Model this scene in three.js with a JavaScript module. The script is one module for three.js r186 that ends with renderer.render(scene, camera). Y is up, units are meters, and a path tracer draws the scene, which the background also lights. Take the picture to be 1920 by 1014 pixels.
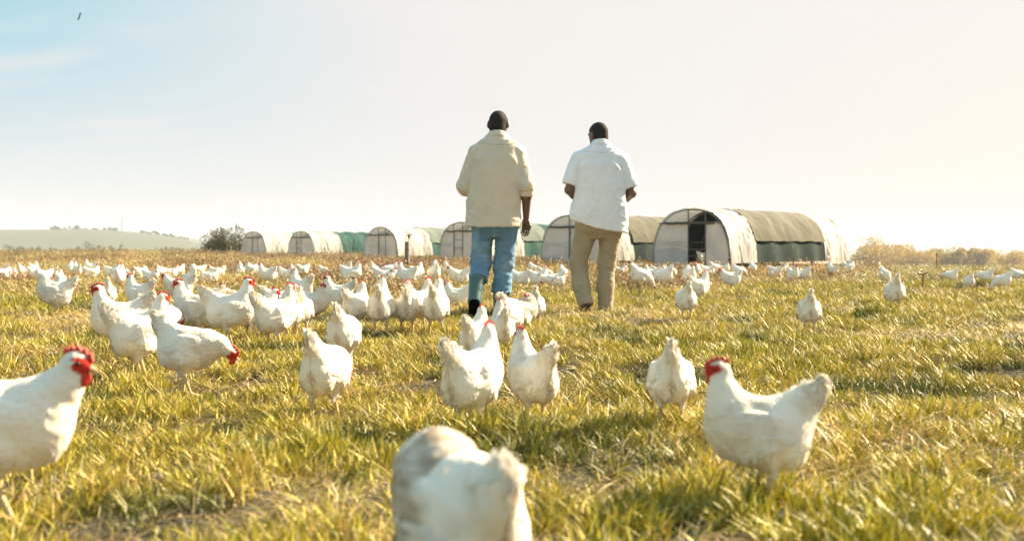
import * as THREE from 'three';
import { mergeGeometries } from 'three/addons/utils/BufferGeometryUtils.js';
import { ImprovedNoise } from 'three/addons/math/ImprovedNoise.js';

// ---------------------------------------------------------------- camera, sky, sun, exposure
const scene = new THREE.Scene();
const EYE = 0.65, FPX = 2400, HORIZON = 465;                    // photo pixels (1920 x 1014)
const camera = new THREE.PerspectiveCamera(2 * Math.atan(507 / FPX) * 180 / Math.PI, 1920 / 1014, 0.1, 9000);
camera.position.set(0, EYE, 0);
camera.rotation.x = -Math.atan((507 - HORIZON) / FPX);
camera.focus = 8.5; camera.userData.fStop = 3.6;
camera.updateMatrixWorld(true);

const renderer = new THREE.WebGLRenderer({ antialias: true });
renderer.toneMapping = THREE.LinearToneMapping;
renderer.toneMappingExposure = 3.8;
renderer.shadowMap.enabled = true;

const RAD = Math.PI / 180, SUN_AZ = 60 * RAD, SUN_EL = 32 * RAD;
const sunDir = new THREE.Vector3(Math.sin(SUN_AZ) * Math.cos(SUN_EL), Math.sin(SUN_EL), -Math.cos(SUN_AZ) * Math.cos(SUN_EL));
const sun = new THREE.DirectionalLight(new THREE.Color(1.0, 0.84, 0.58), 5);
sun.name = 'sun'; sun.position.copy(sunDir).multiplyScalar(80); sun.castShadow = true;
sun.shadow.mapSize.set(4096, 4096); sun.shadow.radius = 1.5;
Object.assign(sun.shadow.camera, { left: -60, right: 60, top: 60, bottom: -60, near: 1, far: 250 });
scene.add(sun, sun.target);

const perlin = new ImprovedNoise();
const noise = (x, y = 0, z = 0) => perlin.noise(x + 100.3, y + 57.7, z + 31.1);
const fbm = (x, y, z, n = 4) => { let s = 0, a = 0.5; for (let i = 0; i < n; i++) { s += a * noise(x, y, z); x *= 2.03; y *= 2.03; z *= 2.03; a *= 0.5; } return s; };
const sstep = (a, b, x) => { const t = Math.min(1, Math.max(0, (x - a) / (b - a))); return t * t * (3 - 2 * t); };
const lerp = (a, b, t) => a + (b - a) * t;

{ // hazy morning air: milky towards the sun, blue away from it, thin cirrus streaks
  const W = 2048, H = 1024, data = new Float32Array(W * H * 4);
  for (let j = 0; j < H; j++) {
    const el = ((j + 0.5) / H - 0.5) * Math.PI, y = Math.sin(el), c = Math.cos(el), eld = el / RAD;
    for (let i = 0; i < W; i++) {
      const ph = ((i + 0.5) / W - 0.5) * 2 * Math.PI, x = Math.cos(ph) * c, z = Math.sin(ph) * c;
      const g = Math.acos(Math.min(1, Math.max(-1, x * sunDir.x + y * sunDir.y + z * sunDir.z))) / RAD;
      let b = sstep(60, 82, g - 0.5 * Math.max(0, eld - 12)) * sstep(0, 12, eld);
      b = Math.max(b, sstep(20, 65, eld) * sstep(15, 60, g) * 0.9, sstep(95, 135, g) * 0.85);
      if (y > 0.02) {
        const k = 1 / (y + 0.12), u = x * k, v = z * k;
        const s = fbm(u * 1.1 + v * 0.5, v * 3.4 - u * 0.9, 2.0, 5);
        b *= 1 - 0.5 * sstep(0.0, 0.45, s) * sstep(0.03, 0.1, y);
      }
      const glow = Math.exp(-g / 17) * 0.19, warm = sstep(62, 35, g) * sstep(16, 0, Math.abs(eld));
      const cream = [0.227 + 0.018 * warm, 0.217 + 0.011 * warm, 0.213 - 0.018 * warm], blue = [0.086, 0.170, 0.206];
      const o = (j * W + i) * 4;
      for (let n = 0; n < 3; n++) data[o + n] = lerp(cream[n], blue[n], b) + glow * [1, 0.96, 0.9][n];
      data[o + 3] = 1;
    }
  }
  const sky = new THREE.DataTexture(data, W, H, THREE.RGBAFormat, THREE.FloatType);
  sky.mapping = THREE.EquirectangularReflectionMapping; sky.magFilter = sky.minFilter = THREE.LinearFilter; sky.needsUpdate = true;
  scene.background = sky; scene.environment = sky;
}
scene.fog = new THREE.FogExp2(new THREE.Color(0.82, 0.92, 1.0), 0.0003);

// ---------------------------------------------------------------- helpers
let seedState = 12345;
const rnd = () => { seedState = (seedState + 0x6d2b79f5) | 0; let t = Math.imul(seedState ^ (seedState >>> 15), 1 | seedState); t = (t + Math.imul(t ^ (t >>> 7), 61 | t)) ^ t; return ((t ^ (t >>> 14)) >>> 0) / 4294967296; };
const seed = (n) => { seedState = n * 7919 + 17; };
const rr = (a, b) => a + (b - a) * rnd();
const V = (x, y, z) => new THREE.Vector3(x, y, z);
const taken = new Map();
const numbered = (name) => { const n = taken.get(name) || 0; taken.set(name, n + 1); return n ? `${name}_${String(n).padStart(3, '0')}` : name; };
function tag(o, label, category, group, kind) {
  o.userData = { label, category }; if (group) o.userData.group = group; if (kind) o.userData.kind = kind;
  return o;
}
function shadows(o) { o.traverse((m) => { if (m.isMesh) { m.castShadow = true; m.receiveShadow = true; } }); return o; }
function thing(name, label, category, pos = [0, 0, 0], turn = 0, group) {
  const o = new THREE.Group(); o.name = numbered(name); o.position.set(...pos); o.rotation.y = turn; scene.add(o);
  return tag(o, label, category, group);
}
function part(name, geometry, material, parent) {
  const m = new THREE.Mesh(geometry, material); m.name = name; m.castShadow = m.receiveShadow = true; parent.add(m); return m;
}
function mat(r, g, b, rough = 0.9, more = {}) {
  const m = new THREE.MeshPhysicalMaterial({ roughness: rough, specularIntensity: rough > 0.7 ? 0.35 : 1, side: THREE.DoubleSide, ...more }); m.color.setRGB(r, g, b); return m;
}
const tubeOf = (pts, r, seg = 16, rad = 6, closed = false) => new THREE.TubeGeometry(new THREE.CatmullRomCurve3(pts, closed), seg, r, rad, closed);
const boxAt = (w, h, d, x, y, z) => new THREE.BoxGeometry(w, h, d).translate(x, y, z);
const barBetween = (a, b, r, rad = 6) => {
  const d = b.clone().sub(a), g = new THREE.CylinderGeometry(r, r, d.length(), rad);
  g.applyQuaternion(new THREE.Quaternion().setFromUnitVectors(V(0, 1, 0), d.clone().normalize()));
  return g.translate((a.x + b.x) / 2, (a.y + b.y) / 2, (a.z + b.z) / 2);
};
function geo(pos, idx, col, nor, uv) {
  const g = new THREE.BufferGeometry();
  g.setAttribute('position', new THREE.Float32BufferAttribute(pos, 3));
  if (col) g.setAttribute('color', new THREE.Float32BufferAttribute(col, 3));
  if (uv) g.setAttribute('uv', new THREE.Float32BufferAttribute(uv, 2));
  if (idx) g.setIndex(idx);
  if (nor) g.setAttribute('normal', new THREE.Float32BufferAttribute(nor, 3)); else g.computeVertexNormals();
  return g;
}
// signed-distance modelling
const smin = (a, b, k) => { const h = Math.max(k - Math.abs(a - b), 0) / k; return Math.min(a, b) - h * h * k * 0.25; };
const smax = (a, b, k) => -smin(-a, -b, k);
function cap(x, y, z, a, b, ra, rb) {
  const bx = b[0] - a[0], by = b[1] - a[1], bz = b[2] - a[2], px = x - a[0], py = y - a[1], pz = z - a[2];
  const t = Math.min(1, Math.max(0, (px * bx + py * by + pz * bz) / (bx * bx + by * by + bz * bz + 1e-12)));
  return Math.hypot(px - bx * t, py - by * t, pz - bz * t) - (ra + (rb - ra) * t);
}
const ell = (x, y, z, c, r) => { const k = Math.hypot((x - c[0]) / r[0], (y - c[1]) / r[1], (z - c[2]) / r[2]); return (k - 1) * Math.min(r[0], r[1], r[2]); };
function surfaceNets(f, lo, hi, cell, colorOf) {
  const n = [0, 1, 2].map((k) => Math.ceil((hi[k] - lo[k]) / cell) + 1), [nx, ny, nz] = n, B = 6;
  const val = new Float32Array(nx * ny * nz), at = (i, j, k) => i + nx * (j + ny * k);
  for (let bk = 0; bk < nz; bk += B) for (let bj = 0; bj < ny; bj += B) for (let bi = 0; bi < nx; bi += B) {
    const h = (B - 1) / 2, d = f(lo[0] + (bi + h) * cell, lo[1] + (bj + h) * cell, lo[2] + (bk + h) * cell), skip = Math.abs(d) > h * cell * 1.75 * 1.6 + 2 * cell;
    for (let k = bk; k < Math.min(nz, bk + B); k++) for (let j = bj; j < Math.min(ny, bj + B); j++) for (let i = bi; i < Math.min(nx, bi + B); i++)
      val[at(i, j, k)] = skip ? d : f(lo[0] + i * cell, lo[1] + j * cell, lo[2] + k * cell);
  }
  const vert = new Int32Array(nx * ny * nz).fill(-1), pos = [], idx = [], col = colorOf ? [] : null;
  const E = [[0, 1], [2, 3], [4, 5], [6, 7], [0, 2], [1, 3], [4, 6], [5, 7], [0, 4], [1, 5], [2, 6], [3, 7]];
  const c8 = new Float32Array(8);
  for (let k = 0; k < nz - 1; k++) for (let j = 0; j < ny - 1; j++) for (let i = 0; i < nx - 1; i++) {
    let m = 0;
    for (let q = 0; q < 8; q++) { c8[q] = val[at(i + (q & 1), j + ((q >> 1) & 1), k + (q >> 2))]; if (c8[q] < 0) m++; }
    if (m === 0 || m === 8) continue;
    let x = 0, y = 0, z = 0, c = 0;
    for (const [a, b] of E) if ((c8[a] < 0) !== (c8[b] < 0)) {
      const t = c8[a] / (c8[a] - c8[b]);
      x += (a & 1) + ((b & 1) - (a & 1)) * t; y += ((a >> 1) & 1) + (((b >> 1) & 1) - ((a >> 1) & 1)) * t; z += (a >> 2) + ((b >> 2) - (a >> 2)) * t; c++;
    }
    vert[at(i, j, k)] = pos.length / 3;
    const X = lo[0] + (i + x / c) * cell, Y = lo[1] + (j + y / c) * cell, Z = lo[2] + (k + z / c) * cell;
    pos.push(X, Y, Z);
    if (col) col.push(...colorOf(X, Y, Z));
  }
  const quad = (a, b, c, d, flip) => { if (a < 0 || b < 0 || c < 0 || d < 0) return; flip ? idx.push(a, c, b, a, d, c) : idx.push(a, b, c, a, c, d); };
  for (let k = 1; k < nz - 1; k++) for (let j = 1; j < ny - 1; j++) for (let i = 1; i < nx - 1; i++) {
    const s = val[at(i, j, k)] < 0;
    if (s !== val[at(i + 1, j, k)] < 0) quad(vert[at(i, j - 1, k - 1)], vert[at(i, j, k - 1)], vert[at(i, j, k)], vert[at(i, j - 1, k)], !s);
    if (s !== val[at(i, j + 1, k)] < 0) quad(vert[at(i - 1, j, k - 1)], vert[at(i - 1, j, k)], vert[at(i, j, k)], vert[at(i, j, k - 1)], !s);
    if (s !== val[at(i, j, k + 1)] < 0) quad(vert[at(i - 1, j - 1, k)], vert[at(i, j - 1, k)], vert[at(i, j, k)], vert[at(i - 1, j, k)], !s);
  }
  return geo(pos, idx, col);
}

// ---------------------------------------------------------------- terrain
function H(x, z) {
  const d = -z;
  let h = 0.045 * noise(x * 0.55, 3, z * 0.55) + 0.035 * noise(x * 1.7, 9, z * 1.7) + 0.02 * noise(x * 4, 2, z * 4);
  h *= sstep(0, 4, Math.abs(d)) ;
  const side = sstep(0.17, 0.30, x / Math.max(d, 1)) * (d > 0 ? 1 : 0);
  h -= side * Math.max(0, Math.min(d, 420) - 43) * 0.045;                       // the field drops away on the right
  h -= (1 - side) * Math.max(0, Math.min(d, 900) - 110) * 0.004;
  const r = Math.hypot(x, z), a = x / Math.max(1, d);
  if (d > 500) {                                                               // hills beyond
    const left = sstep(-0.20, -0.275, a) * 9.5 + sstep(-0.21, -0.34, a) * 12;
    const ridge = sstep(760, 1150, d) * (left + 3.0 * fbm(x * 0.004, 1, 5, 3)) * sstep(-0.17, -0.25, a);
    h += ridge + sstep(1500, 2300, d) * (12 + 14 * fbm(x * 0.0013, 4, 2, 4));
  }
  return h;
}
const rayAt = (px, py) => V((px - 960) / FPX, (507 - py) / FPX, -1).applyQuaternion(camera.quaternion);
function ground(px, py) {                                                        // where a sight line meets the field
  const r = rayAt(px, py); let t = EYE / -r.y;
  for (let i = 0; i < 6; i++) t = (EYE - H(r.x * t, r.z * t)) / -r.y;
  return V(r.x * t, H(r.x * t, r.z * t), r.z * t);
}
function atDepth(px, py, d) { const r = rayAt(px, py); return V(r.x * d / -r.z, EYE + r.y * d / -r.z, -d); }

{ // ground sheet: fan-shaped grid, fine near the camera
  const rows = [], NA = 150; let d = 0.6;
  const pos = [], idx = [], col = [], uv = [];
  const depths = [-60, -20, -6, -2, 0]; while (d < 3600) { depths.push(d); d *= d < 30 ? 1.028 : 1.05; }
  depths.forEach((dd, r) => {
    const half = Math.max(26, Math.abs(dd) * 0.85 + 12);
    for (let i = 0; i <= NA; i++) {
      const s = (i / NA) * 2 - 1, x = half * Math.sign(s) * Math.pow(Math.abs(s), 1.25), z = -dd, y = H(x, z);
      pos.push(x, y, z); uv.push(x, z);
      const n1 = fbm(x * 0.35, 5, z * 0.35, 3), n2 = fbm(x * 0.03, 8, z * 0.03, 3);
      let c = [0.055 + 0.03 * n1, 0.042 + 0.02 * n1, 0.018];
      if (dd > 24) { const t = sstep(18, 60, dd); c = [lerp(c[0], 0.30 + 0.1 * n2, t), lerp(c[1], 0.21 + 0.06 * n2, t), lerp(c[2], 0.085, t)]; }
      if (dd > 500) { const t = sstep(600, 900, dd), f = fbm(x * 0.008, 2, dd * 0.02, 3); c = [lerp(c[0], 0.082 + 0.05 * f, t), lerp(c[1], 0.090 + 0.035 * f, t), lerp(c[2], 0.066, t)]; }
      col.push(...c);
      if (r && i) { const a = r * (NA + 1) + i, b = a - NA - 1; idx.push(b - 1, b, a, b - 1, a, a - 1); }
    }
  });
  const W = 512, bump = new Uint8Array(W * W * 4), tint = new Uint8Array(W * W * 4);
  for (let j = 0; j < W; j++) for (let i = 0; i < W; i++) {
    const n = fbm(i * 0.11, j * 0.11, 1, 4) * 0.5 + 0.5, m = fbm(i * 0.4, j * 0.15, 7, 3) * 0.5 + 0.5, o = (j * W + i) * 4;
    bump[o] = bump[o + 1] = bump[o + 2] = 255 * n; bump[o + 3] = 255;
    const t = 190 + 65 * m; tint[o] = t; tint[o + 1] = t * 0.98; tint[o + 2] = t * 0.9; tint[o + 3] = 255;
  }
  const tex = (a, srgb) => { const t = new THREE.DataTexture(a, W, W); t.wrapS = t.wrapT = THREE.MirroredRepeatWrapping; t.magFilter = THREE.LinearFilter; t.minFilter = THREE.LinearMipmapLinearFilter; if (srgb) t.colorSpace = THREE.SRGBColorSpace; t.repeat.set(0.7, 0.7); t.needsUpdate = true; return t; };
  const m = new THREE.MeshStandardMaterial({ vertexColors: true, roughness: 1, map: tex(tint, true), bumpMap: tex(bump), bumpScale: 0.03, side: THREE.DoubleSide });
  const g = geo(pos, idx, col, null, uv), o = new THREE.Mesh(g, m); o.name = 'ground'; o.receiveShadow = true; scene.add(o);
  tag(o, 'open pasture of dry and green grass running to low hills', 'ground', null, 'structure');
}
// ---------------------------------------------------------------- poultry tunnels
const AXIS = 36.6 * RAD, AW = 1.075, AH = 1.42, AB = 0.2;
const archX = (t) => -AW * Math.sign(Math.cos(t)) * Math.pow(Math.abs(Math.cos(t)), 0.82), archY = (t) => AB + AH * Math.pow(Math.max(0, Math.sin(t)), 0.8);
const archTop = (x) => { let lo = 0, hi = Math.PI / 2; for (let i = 0; i < 24; i++) { const m = (lo + hi) / 2; -archX(m) > Math.abs(x) ? lo = m : hi = m; } return archY(lo); };
const M = {
  steel: mat(0.10, 0.11, 0.11, 0.6, { metalness: 0.4 }), rust: mat(0.20, 0.09, 0.04, 0.9), rubber: mat(0.025, 0.024, 0.022, 0.8),
  plastic: mat(0.74, 0.69, 0.66, 0.75, { transmission: 0.45, thickness: 0, vertexColors: true }),
  cover: mat(0.54, 0.52, 0.50, 0.72, { transmission: 0.38, thickness: 0, vertexColors: true }),
  film: mat(0.8, 0.77, 0.72, 0.5, { transmission: 0.6, thickness: 0 }),
  tan: mat(0.125, 0.113, 0.083, 0.9, { transmission: 0.25, thickness: 0, vertexColors: true }),
  net: mat(0.012, 0.025, 0.021, 0.95, { transmission: 0.12, thickness: 0, vertexColors: true }),
  green: mat(0.018, 0.07, 0.06, 0.85, { transmission: 0.08, thickness: 0, vertexColors: true }),
  emerald: mat(0.02, 0.15, 0.10, 0.85, { transmission: 0.12, thickness: 0, vertexColors: true }),
  sage: mat(0.14, 0.17, 0.15, 0.9, { transmission: 0.12, thickness: 0, vertexColors: true }),
  wood: mat(0.23, 0.19, 0.15, 0.95), teal: mat(0.08, 0.34, 0.34, 0.5),
};
function archSheet(t0, t1, z0, z1, off, { nt = 44, nz = 40, hoop = 1.2, wr = 1, dip = 0.055, ragged = 0, sd = 0 } = {}) {
  const pos = [], idx = [], col = [];
  for (let j = 0; j <= nz; j++) for (let i = 0; i <= nt; i++) {
    const s = -(z0 + (z1 - z0) * j / nz); let te = t1;
    if (ragged) te = t1 + ragged * noise(s * 2.3, sd, 4) + 0.5 * ragged * noise(s * 7, sd, 9);
    const t = t0 + (te - t0) * i / nt, x = archX(t), y = archY(t), nl = Math.hypot(x / AW, (y - AB) / AH) || 1;
    const f = ((-s) / hoop) % 1, sag = -dip * Math.sin(Math.PI * f) ** 2;
    const rip = 0.02 * noise(s * 5 + 3 * Math.sin(t), t * 1.2, sd) + 0.014 * noise(s * 13 + t * 3, t * 2.2, sd + 5) + 0.01 * noise(s * 3, t * 14, sd + 8);
    const o = off + sag + rip * wr, low = Math.min(1, (y - AB) * 5);
    pos.push(x + o * (x / AW / nl), y + o * ((y - AB) / AH / nl) * low, s);
    const m = 1 + 0.35 * fbm(s * 1.5, t * 2, sd, 3) + 0.12 * noise(s * 9, t * 9, sd); col.push(m, m * (1 - 0.03 * noise(s, t, 3)), m * (0.98 - 0.05 * noise(s * 2, t, 6)));
    if (i && j) { const a = j * (nt + 1) + i, b = a - nt - 1; idx.push(b - 1, a - 1, a, b - 1, a, b); }
  }
  return geo(pos, idx, col);
}
function endSheet(x0, x1, y0, y1, z, sd, amp = 0.02) {                             // a hanging panel cut to the arch
  const nx = 14, ny = 16, pos = [], idx = [], col = [];
  for (let i = 0; i <= nx; i++) {
    const x = x0 + (x1 - x0) * i / nx, top = Math.min(y1, archTop(x) - 0.01), bot = Math.min(y0, top - 0.002);
    for (let j = 0; j <= ny; j++) {
      const y = bot + (top - bot) * j / ny;
      pos.push(x, y, z + amp * noise(x * 4, y * 3, sd) + amp * 0.5 * noise(x * 11, y * 5, sd));
      const m = 1 + 0.28 * fbm(x * 2, y * 2, sd, 4), dirt = Math.max(0, fbm(x * 3, y * 1.4, sd + 3, 4)) * 0.5; col.push(m * (1 - dirt * 0.5), m * (1 - dirt * 0.62), m * (1 - dirt * 0.7));
      if (i && j) { const a = i * (ny + 1) + j, b = a - ny - 1; idx.push(b - 1, a - 1, a, b - 1, a, b); }
    }
  }
  return geo(pos, idx, col);
}
function poultryTunnel(px, d, len, label, sections, o = {}) {
  const left = atDepth(px, 480, d), c = Math.cos(AXIS), s = Math.sin(AXIS);
  const cx = left.x + AW * c, cz = left.z + AW * s;
  const g = thing('poultry_tunnel', label, 'tunnel shelter', [cx, H(cx, cz), cz], -AXIS, 'row of mobile poultry tunnels');
  const sd = px * 0.013;
  for (let q = 0; q <= 6; q++) {
    const pts = []; for (let i = 0; i <= 26; i++) { const t = Math.PI * i / 26; pts.push(V(archX(t), archY(t), -0.02 - q * (len - 0.04) / 6)); }
    part('hoop', tubeOf(pts, q ? 0.018 : 0.022, 40, 6), M.steel, g);
  }
  for (const x of [-0.95, 0.95]) { part('base_rail', boxAt(0.06, 0.08, len + 0.3, x, AB - 0.04, -len / 2), M.steel, g); }
  for (let q = 0; q < 4; q++) part('cross_beam', boxAt(1.84, 0.06, 0.07, 0, AB - 0.06, -0.1 - q * (len - 0.2) / 3), M.wood, g);
  for (const [x, z] of [[-0.8, 0.25], [0.8, 0.25], [-0.8, 0.75], [0.8, 0.75]]) {
    const w = part('wheel', new THREE.TorusGeometry(0.11, 0.045, 8, 18).rotateY(Math.PI / 2).translate(x, 0.135, -len * z), M.rubber, g);
    part('rim', new THREE.CylinderGeometry(0.075, 0.075, 0.05, 12).rotateZ(Math.PI / 2).translate(x, 0.135, -len * z), M.rust, w);
  }
  for (const [kind, z0, z1] of sections) {
    const a = len * z0, b = len * z1;
    if (kind === 'white') part('cover_sheet', archSheet(0.03, Math.PI - 0.03, a, b, 0.045, { sd, hoop: len / 6, wr: 2.0 }), M.cover, g);
    else if (kind === 'tan') {
      part('shade_net', archSheet(0.03, Math.PI - 0.03, a, b, 0.02, { sd: sd + 3, hoop: len / 6, wr: 0.5 }), M.net, g);
      part('top_tarp', archSheet(0.42, Math.PI - 0.36, a - 0.03, b - 0.02, 0.06, { sd: sd + 7, hoop: len / 6, ragged: 0.012, wr: 1.3, dip: 0.02 }), M.tan, g);
    } else if (kind === 'sage') {
      part('shade_net', archSheet(0.03, Math.PI - 0.03, a, b, 0.02, { sd: sd + 3, hoop: len / 6, wr: 0.5 }), M.green, g);
      part('top_tarp', archSheet(0.5, Math.PI - 0.42, a - 0.03, b - 0.02, 0.06, { sd: sd + 7, hoop: len / 6, ragged: 0.012, wr: 1.3, dip: 0.02 }), M.sage, g);
    } else part('cover_sheet', archSheet(0.03, Math.PI - 0.03, a, b, 0.035, { sd: sd + 2, hoop: len / 6, wr: 1.6 }), M[kind], g).userData.label = 'dark green shade cloth over the rear hoops';
  }
  const d0 = o.door?.[0] ?? -0.06, d1 = o.door?.[1] ?? 0.42, bar = o.bar ?? 1.28;
  part('end_panel', endSheet(-AW + 0.02, d0, AB, bar, 0.015, sd, 0.02), M.plastic, g);
  part('end_panel', endSheet(d1, AW - 0.02, AB, bar + 0.03, 0.015, sd + 4, 0.02), M.plastic, g);
  part('gable_film', endSheet(-AW + 0.02, d0, bar + 0.012, 9, 0.01, sd + 6, 0.02), M.film, g);
  if (!o.open) part('door_sheet', endSheet(d0 + 0.02, d1 - 0.02, AB + 0.03, bar - 0.02, -0.04, sd + 9, 0.02), M.plastic, g);
  for (const x of [d0, d1]) part('door_post', barBetween(V(x, AB, 0.03), V(x, archTop(x), 0.03), 0.017), M.steel, g);
  part('door_lintel', barBetween(V(-0.9, bar, 0.04), V(0.9, bar, 0.04), 0.015), M.steel, g);
  const roll = []; for (let i = 0; i <= 12; i++) { const x = -0.72 + 1.4 * i / 12; roll.push(V(x, bar + 0.02 * noise(i * 1.3, sd, 2), 0.06)); }
  part('rolled_sheet', tubeOf(roll, 0.035, 30, 7), M.tan, g);
  for (const y of [AB + 0.62]) part('panel_rail', barBetween(V(-AW * 0.98, y, -0.012), V(d0, y, -0.012), 0.012), M.steel, g);
  if (o.ladder) for (const y of [0.62, 0.95]) part('door_rung', barBetween(V(d0, y, 0.035), V(d1, y, 0.035), 0.014), M.steel, g);
  for (const y of [0.45, 0.62, 0.8]) part('perch', barBetween(V(-0.85, y, -0.8 - y), V(0.85, y, -0.8 - y), 0.02), M.wood, g);
  part('end_sheet', endSheet(-AW + 0.02, AW - 0.02, AB, 9, -len + 0.03, sd + 5, 0.02), M.plastic, g).userData.label = 'closed rear end sheet';
  return g;
}
const tunnelNear = poultryTunnel(1226, 32.7, 7.5, 'nearest white poultry tunnel with open doorway, tan tarp and dark net sides', [['white', 0, 0.2], ['tan', 0.2, 0.79], ['white', 0.79, 1]], { open: true });
poultryTunnel(1016, 38.5, 7.6, 'poultry tunnel behind the man in white, tan tarp over green net', [['white', 0, 0.24], ['tan', 0.24, 1]], {});
poultryTunnel(825, 51, 7.6, 'poultry tunnel behind the man in jeans, white front and teal cover', [['white', 0, 0.36], ['sage', 0.36, 0.6], ['green', 0.6, 1]], { ladder: true, door: [-0.35, 0.1] });
poultryTunnel(682, 62, 7.6, 'white tunnel right behind the water standpipe, sage green rear cover', [['white', 0, 0.34], ['sage', 0.34, 1]], { door: [-0.1, 0.36] });
poultryTunnel(540, 77, 7.8, 'white tunnel with dark green rear half, second from the left', [['white', 0, 0.15], ['white', 0.153, 0.31], ['green', 0.31, 0.52], ['green', 0.523, 1]], { ladder: true, door: [-0.35, 0.05] });
poultryTunnel(452, 79, 7.8, 'leftmost white tunnel beside the bush, emerald strip at its rear', [['white', 0, 0.34], ['emerald', 0.34, 1]], {});
{ // teal drinker trough slung under the nearest tunnel
  const a = atDepth(1424, 500, 33), t = thing('drinker_trough', 'teal water trough lying under the nearest tunnel', 'trough', [a.x, H(a.x, a.z), a.z], -AXIS);
  const sh = new THREE.Shape(); sh.moveTo(-0.09, 0); sh.lineTo(0.09, 0); sh.lineTo(0.13, 0.12); sh.lineTo(0.11, 0.12); sh.lineTo(0.075, 0.02); sh.lineTo(-0.075, 0.02); sh.lineTo(-0.11, 0.12); sh.lineTo(-0.13, 0.12);
  part('trough', new THREE.ExtrudeGeometry(sh, { depth: 2.3, bevelEnabled: false }).translate(0, 0.06, -2.3), M.teal, t);
  for (const z of [-0.2, -2.1]) part('foot', boxAt(0.2, 0.056, 0.05, 0, 0.028, z), M.wood, t);
}

// ---------------------------------------------------------------- grass
function bladeTuft(n, spread, h0, h1, w, lean, colors, curl = 0.5) {
  const pos = [], idx = [], col = [], tips = [];
  for (let b = 0; b < n; b++) {
    const a = rnd() * 6.283, r = Math.sqrt(rnd()) * spread, x = Math.cos(a) * r, z = Math.sin(a) * r, hgt = rr(h0, h1), dir = rnd() * 6.283, ln = rr(0.15, 1) * lean * hgt, tw = rnd() * 6.283;
    const dx = Math.cos(dir), dz = Math.sin(dir), wx = Math.cos(tw), wz = Math.sin(tw), ww = w * rr(0.7, 1.3), c = colors[Math.floor(rnd() * colors.length)], v = rr(0.55, 1.3), base = pos.length / 3;
    for (const [t, k] of [[0, 0.8], [0.4, 1], [0.75, 0.7], [1, 0]]) {
      const off = ln * Math.pow(t, 1.6), y = hgt * (t - curl * lean * 0.35 * t * t), X = x + dx * off, Z = z + dz * off;
      if (k) { pos.push(X - wx * ww * k, y, Z - wz * ww * k, X + wx * ww * k, y, Z + wz * ww * k); for (let q = 0; q < 2; q++) col.push(c[0] * v, c[1] * v, c[2] * v); }
      else { pos.push(X, y, Z); col.push(c[0] * v, c[1] * v, c[2] * v); tips.push([x, z, dx * ln, dz * ln, hgt, curl * lean * 0.35]); }
    }
    idx.push(base, base + 1, base + 3, base, base + 3, base + 2, base + 2, base + 3, base + 5, base + 2, base + 5, base + 4, base + 4, base + 5, base + 6);
  }
  const g = geo(pos, idx, col); g.userData.tips = tips; return g;
}
const GREEN = [[0.50, 0.43, 0.03], [0.64, 0.53, 0.045], [0.70, 0.56, 0.08], [0.15, 0.16, 0.018], [0.36, 0.32, 0.025]], STRAW = [[0.72, 0.53, 0.21], [0.80, 0.64, 0.33], [0.60, 0.41, 0.14]], MIXED = [...GREEN, ...GREEN, ...STRAW, [0.60, 0.43, 0.10], [0.46, 0.27, 0.08]], BROWN = [[0.48, 0.32, 0.11], [0.58, 0.44, 0.17], [0.37, 0.23, 0.085]];
const grassMat = mat(1, 1, 1, 0.5, { vertexColors: true, transmission: 0.38, thickness: 0, specularIntensity: 0.7 });
function scatter(name, label, geometry, list, material = grassMat) {
  const im = new THREE.InstancedMesh(geometry, material, list.length), m = new THREE.Matrix4(), q = new THREE.Quaternion(), e = new THREE.Euler(), c = new THREE.Color();
  list.forEach(([x, z, s, sy, tint, tilt = 0], i) => {
    e.set(tilt * Math.cos(i * 2.4), i * 2.399, tilt * Math.sin(i * 2.4)); q.setFromEuler(e);
    m.compose(V(x, H(x, z) - 0.006, z), q, V(s, s * sy, s)); im.setMatrixAt(i, m); im.setColorAt(i, c.setRGB(...tint));
  });
  im.name = name; im.castShadow = im.receiveShadow = true; scene.add(im); tag(im, label, 'grass', null, 'stuff');
}
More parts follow.
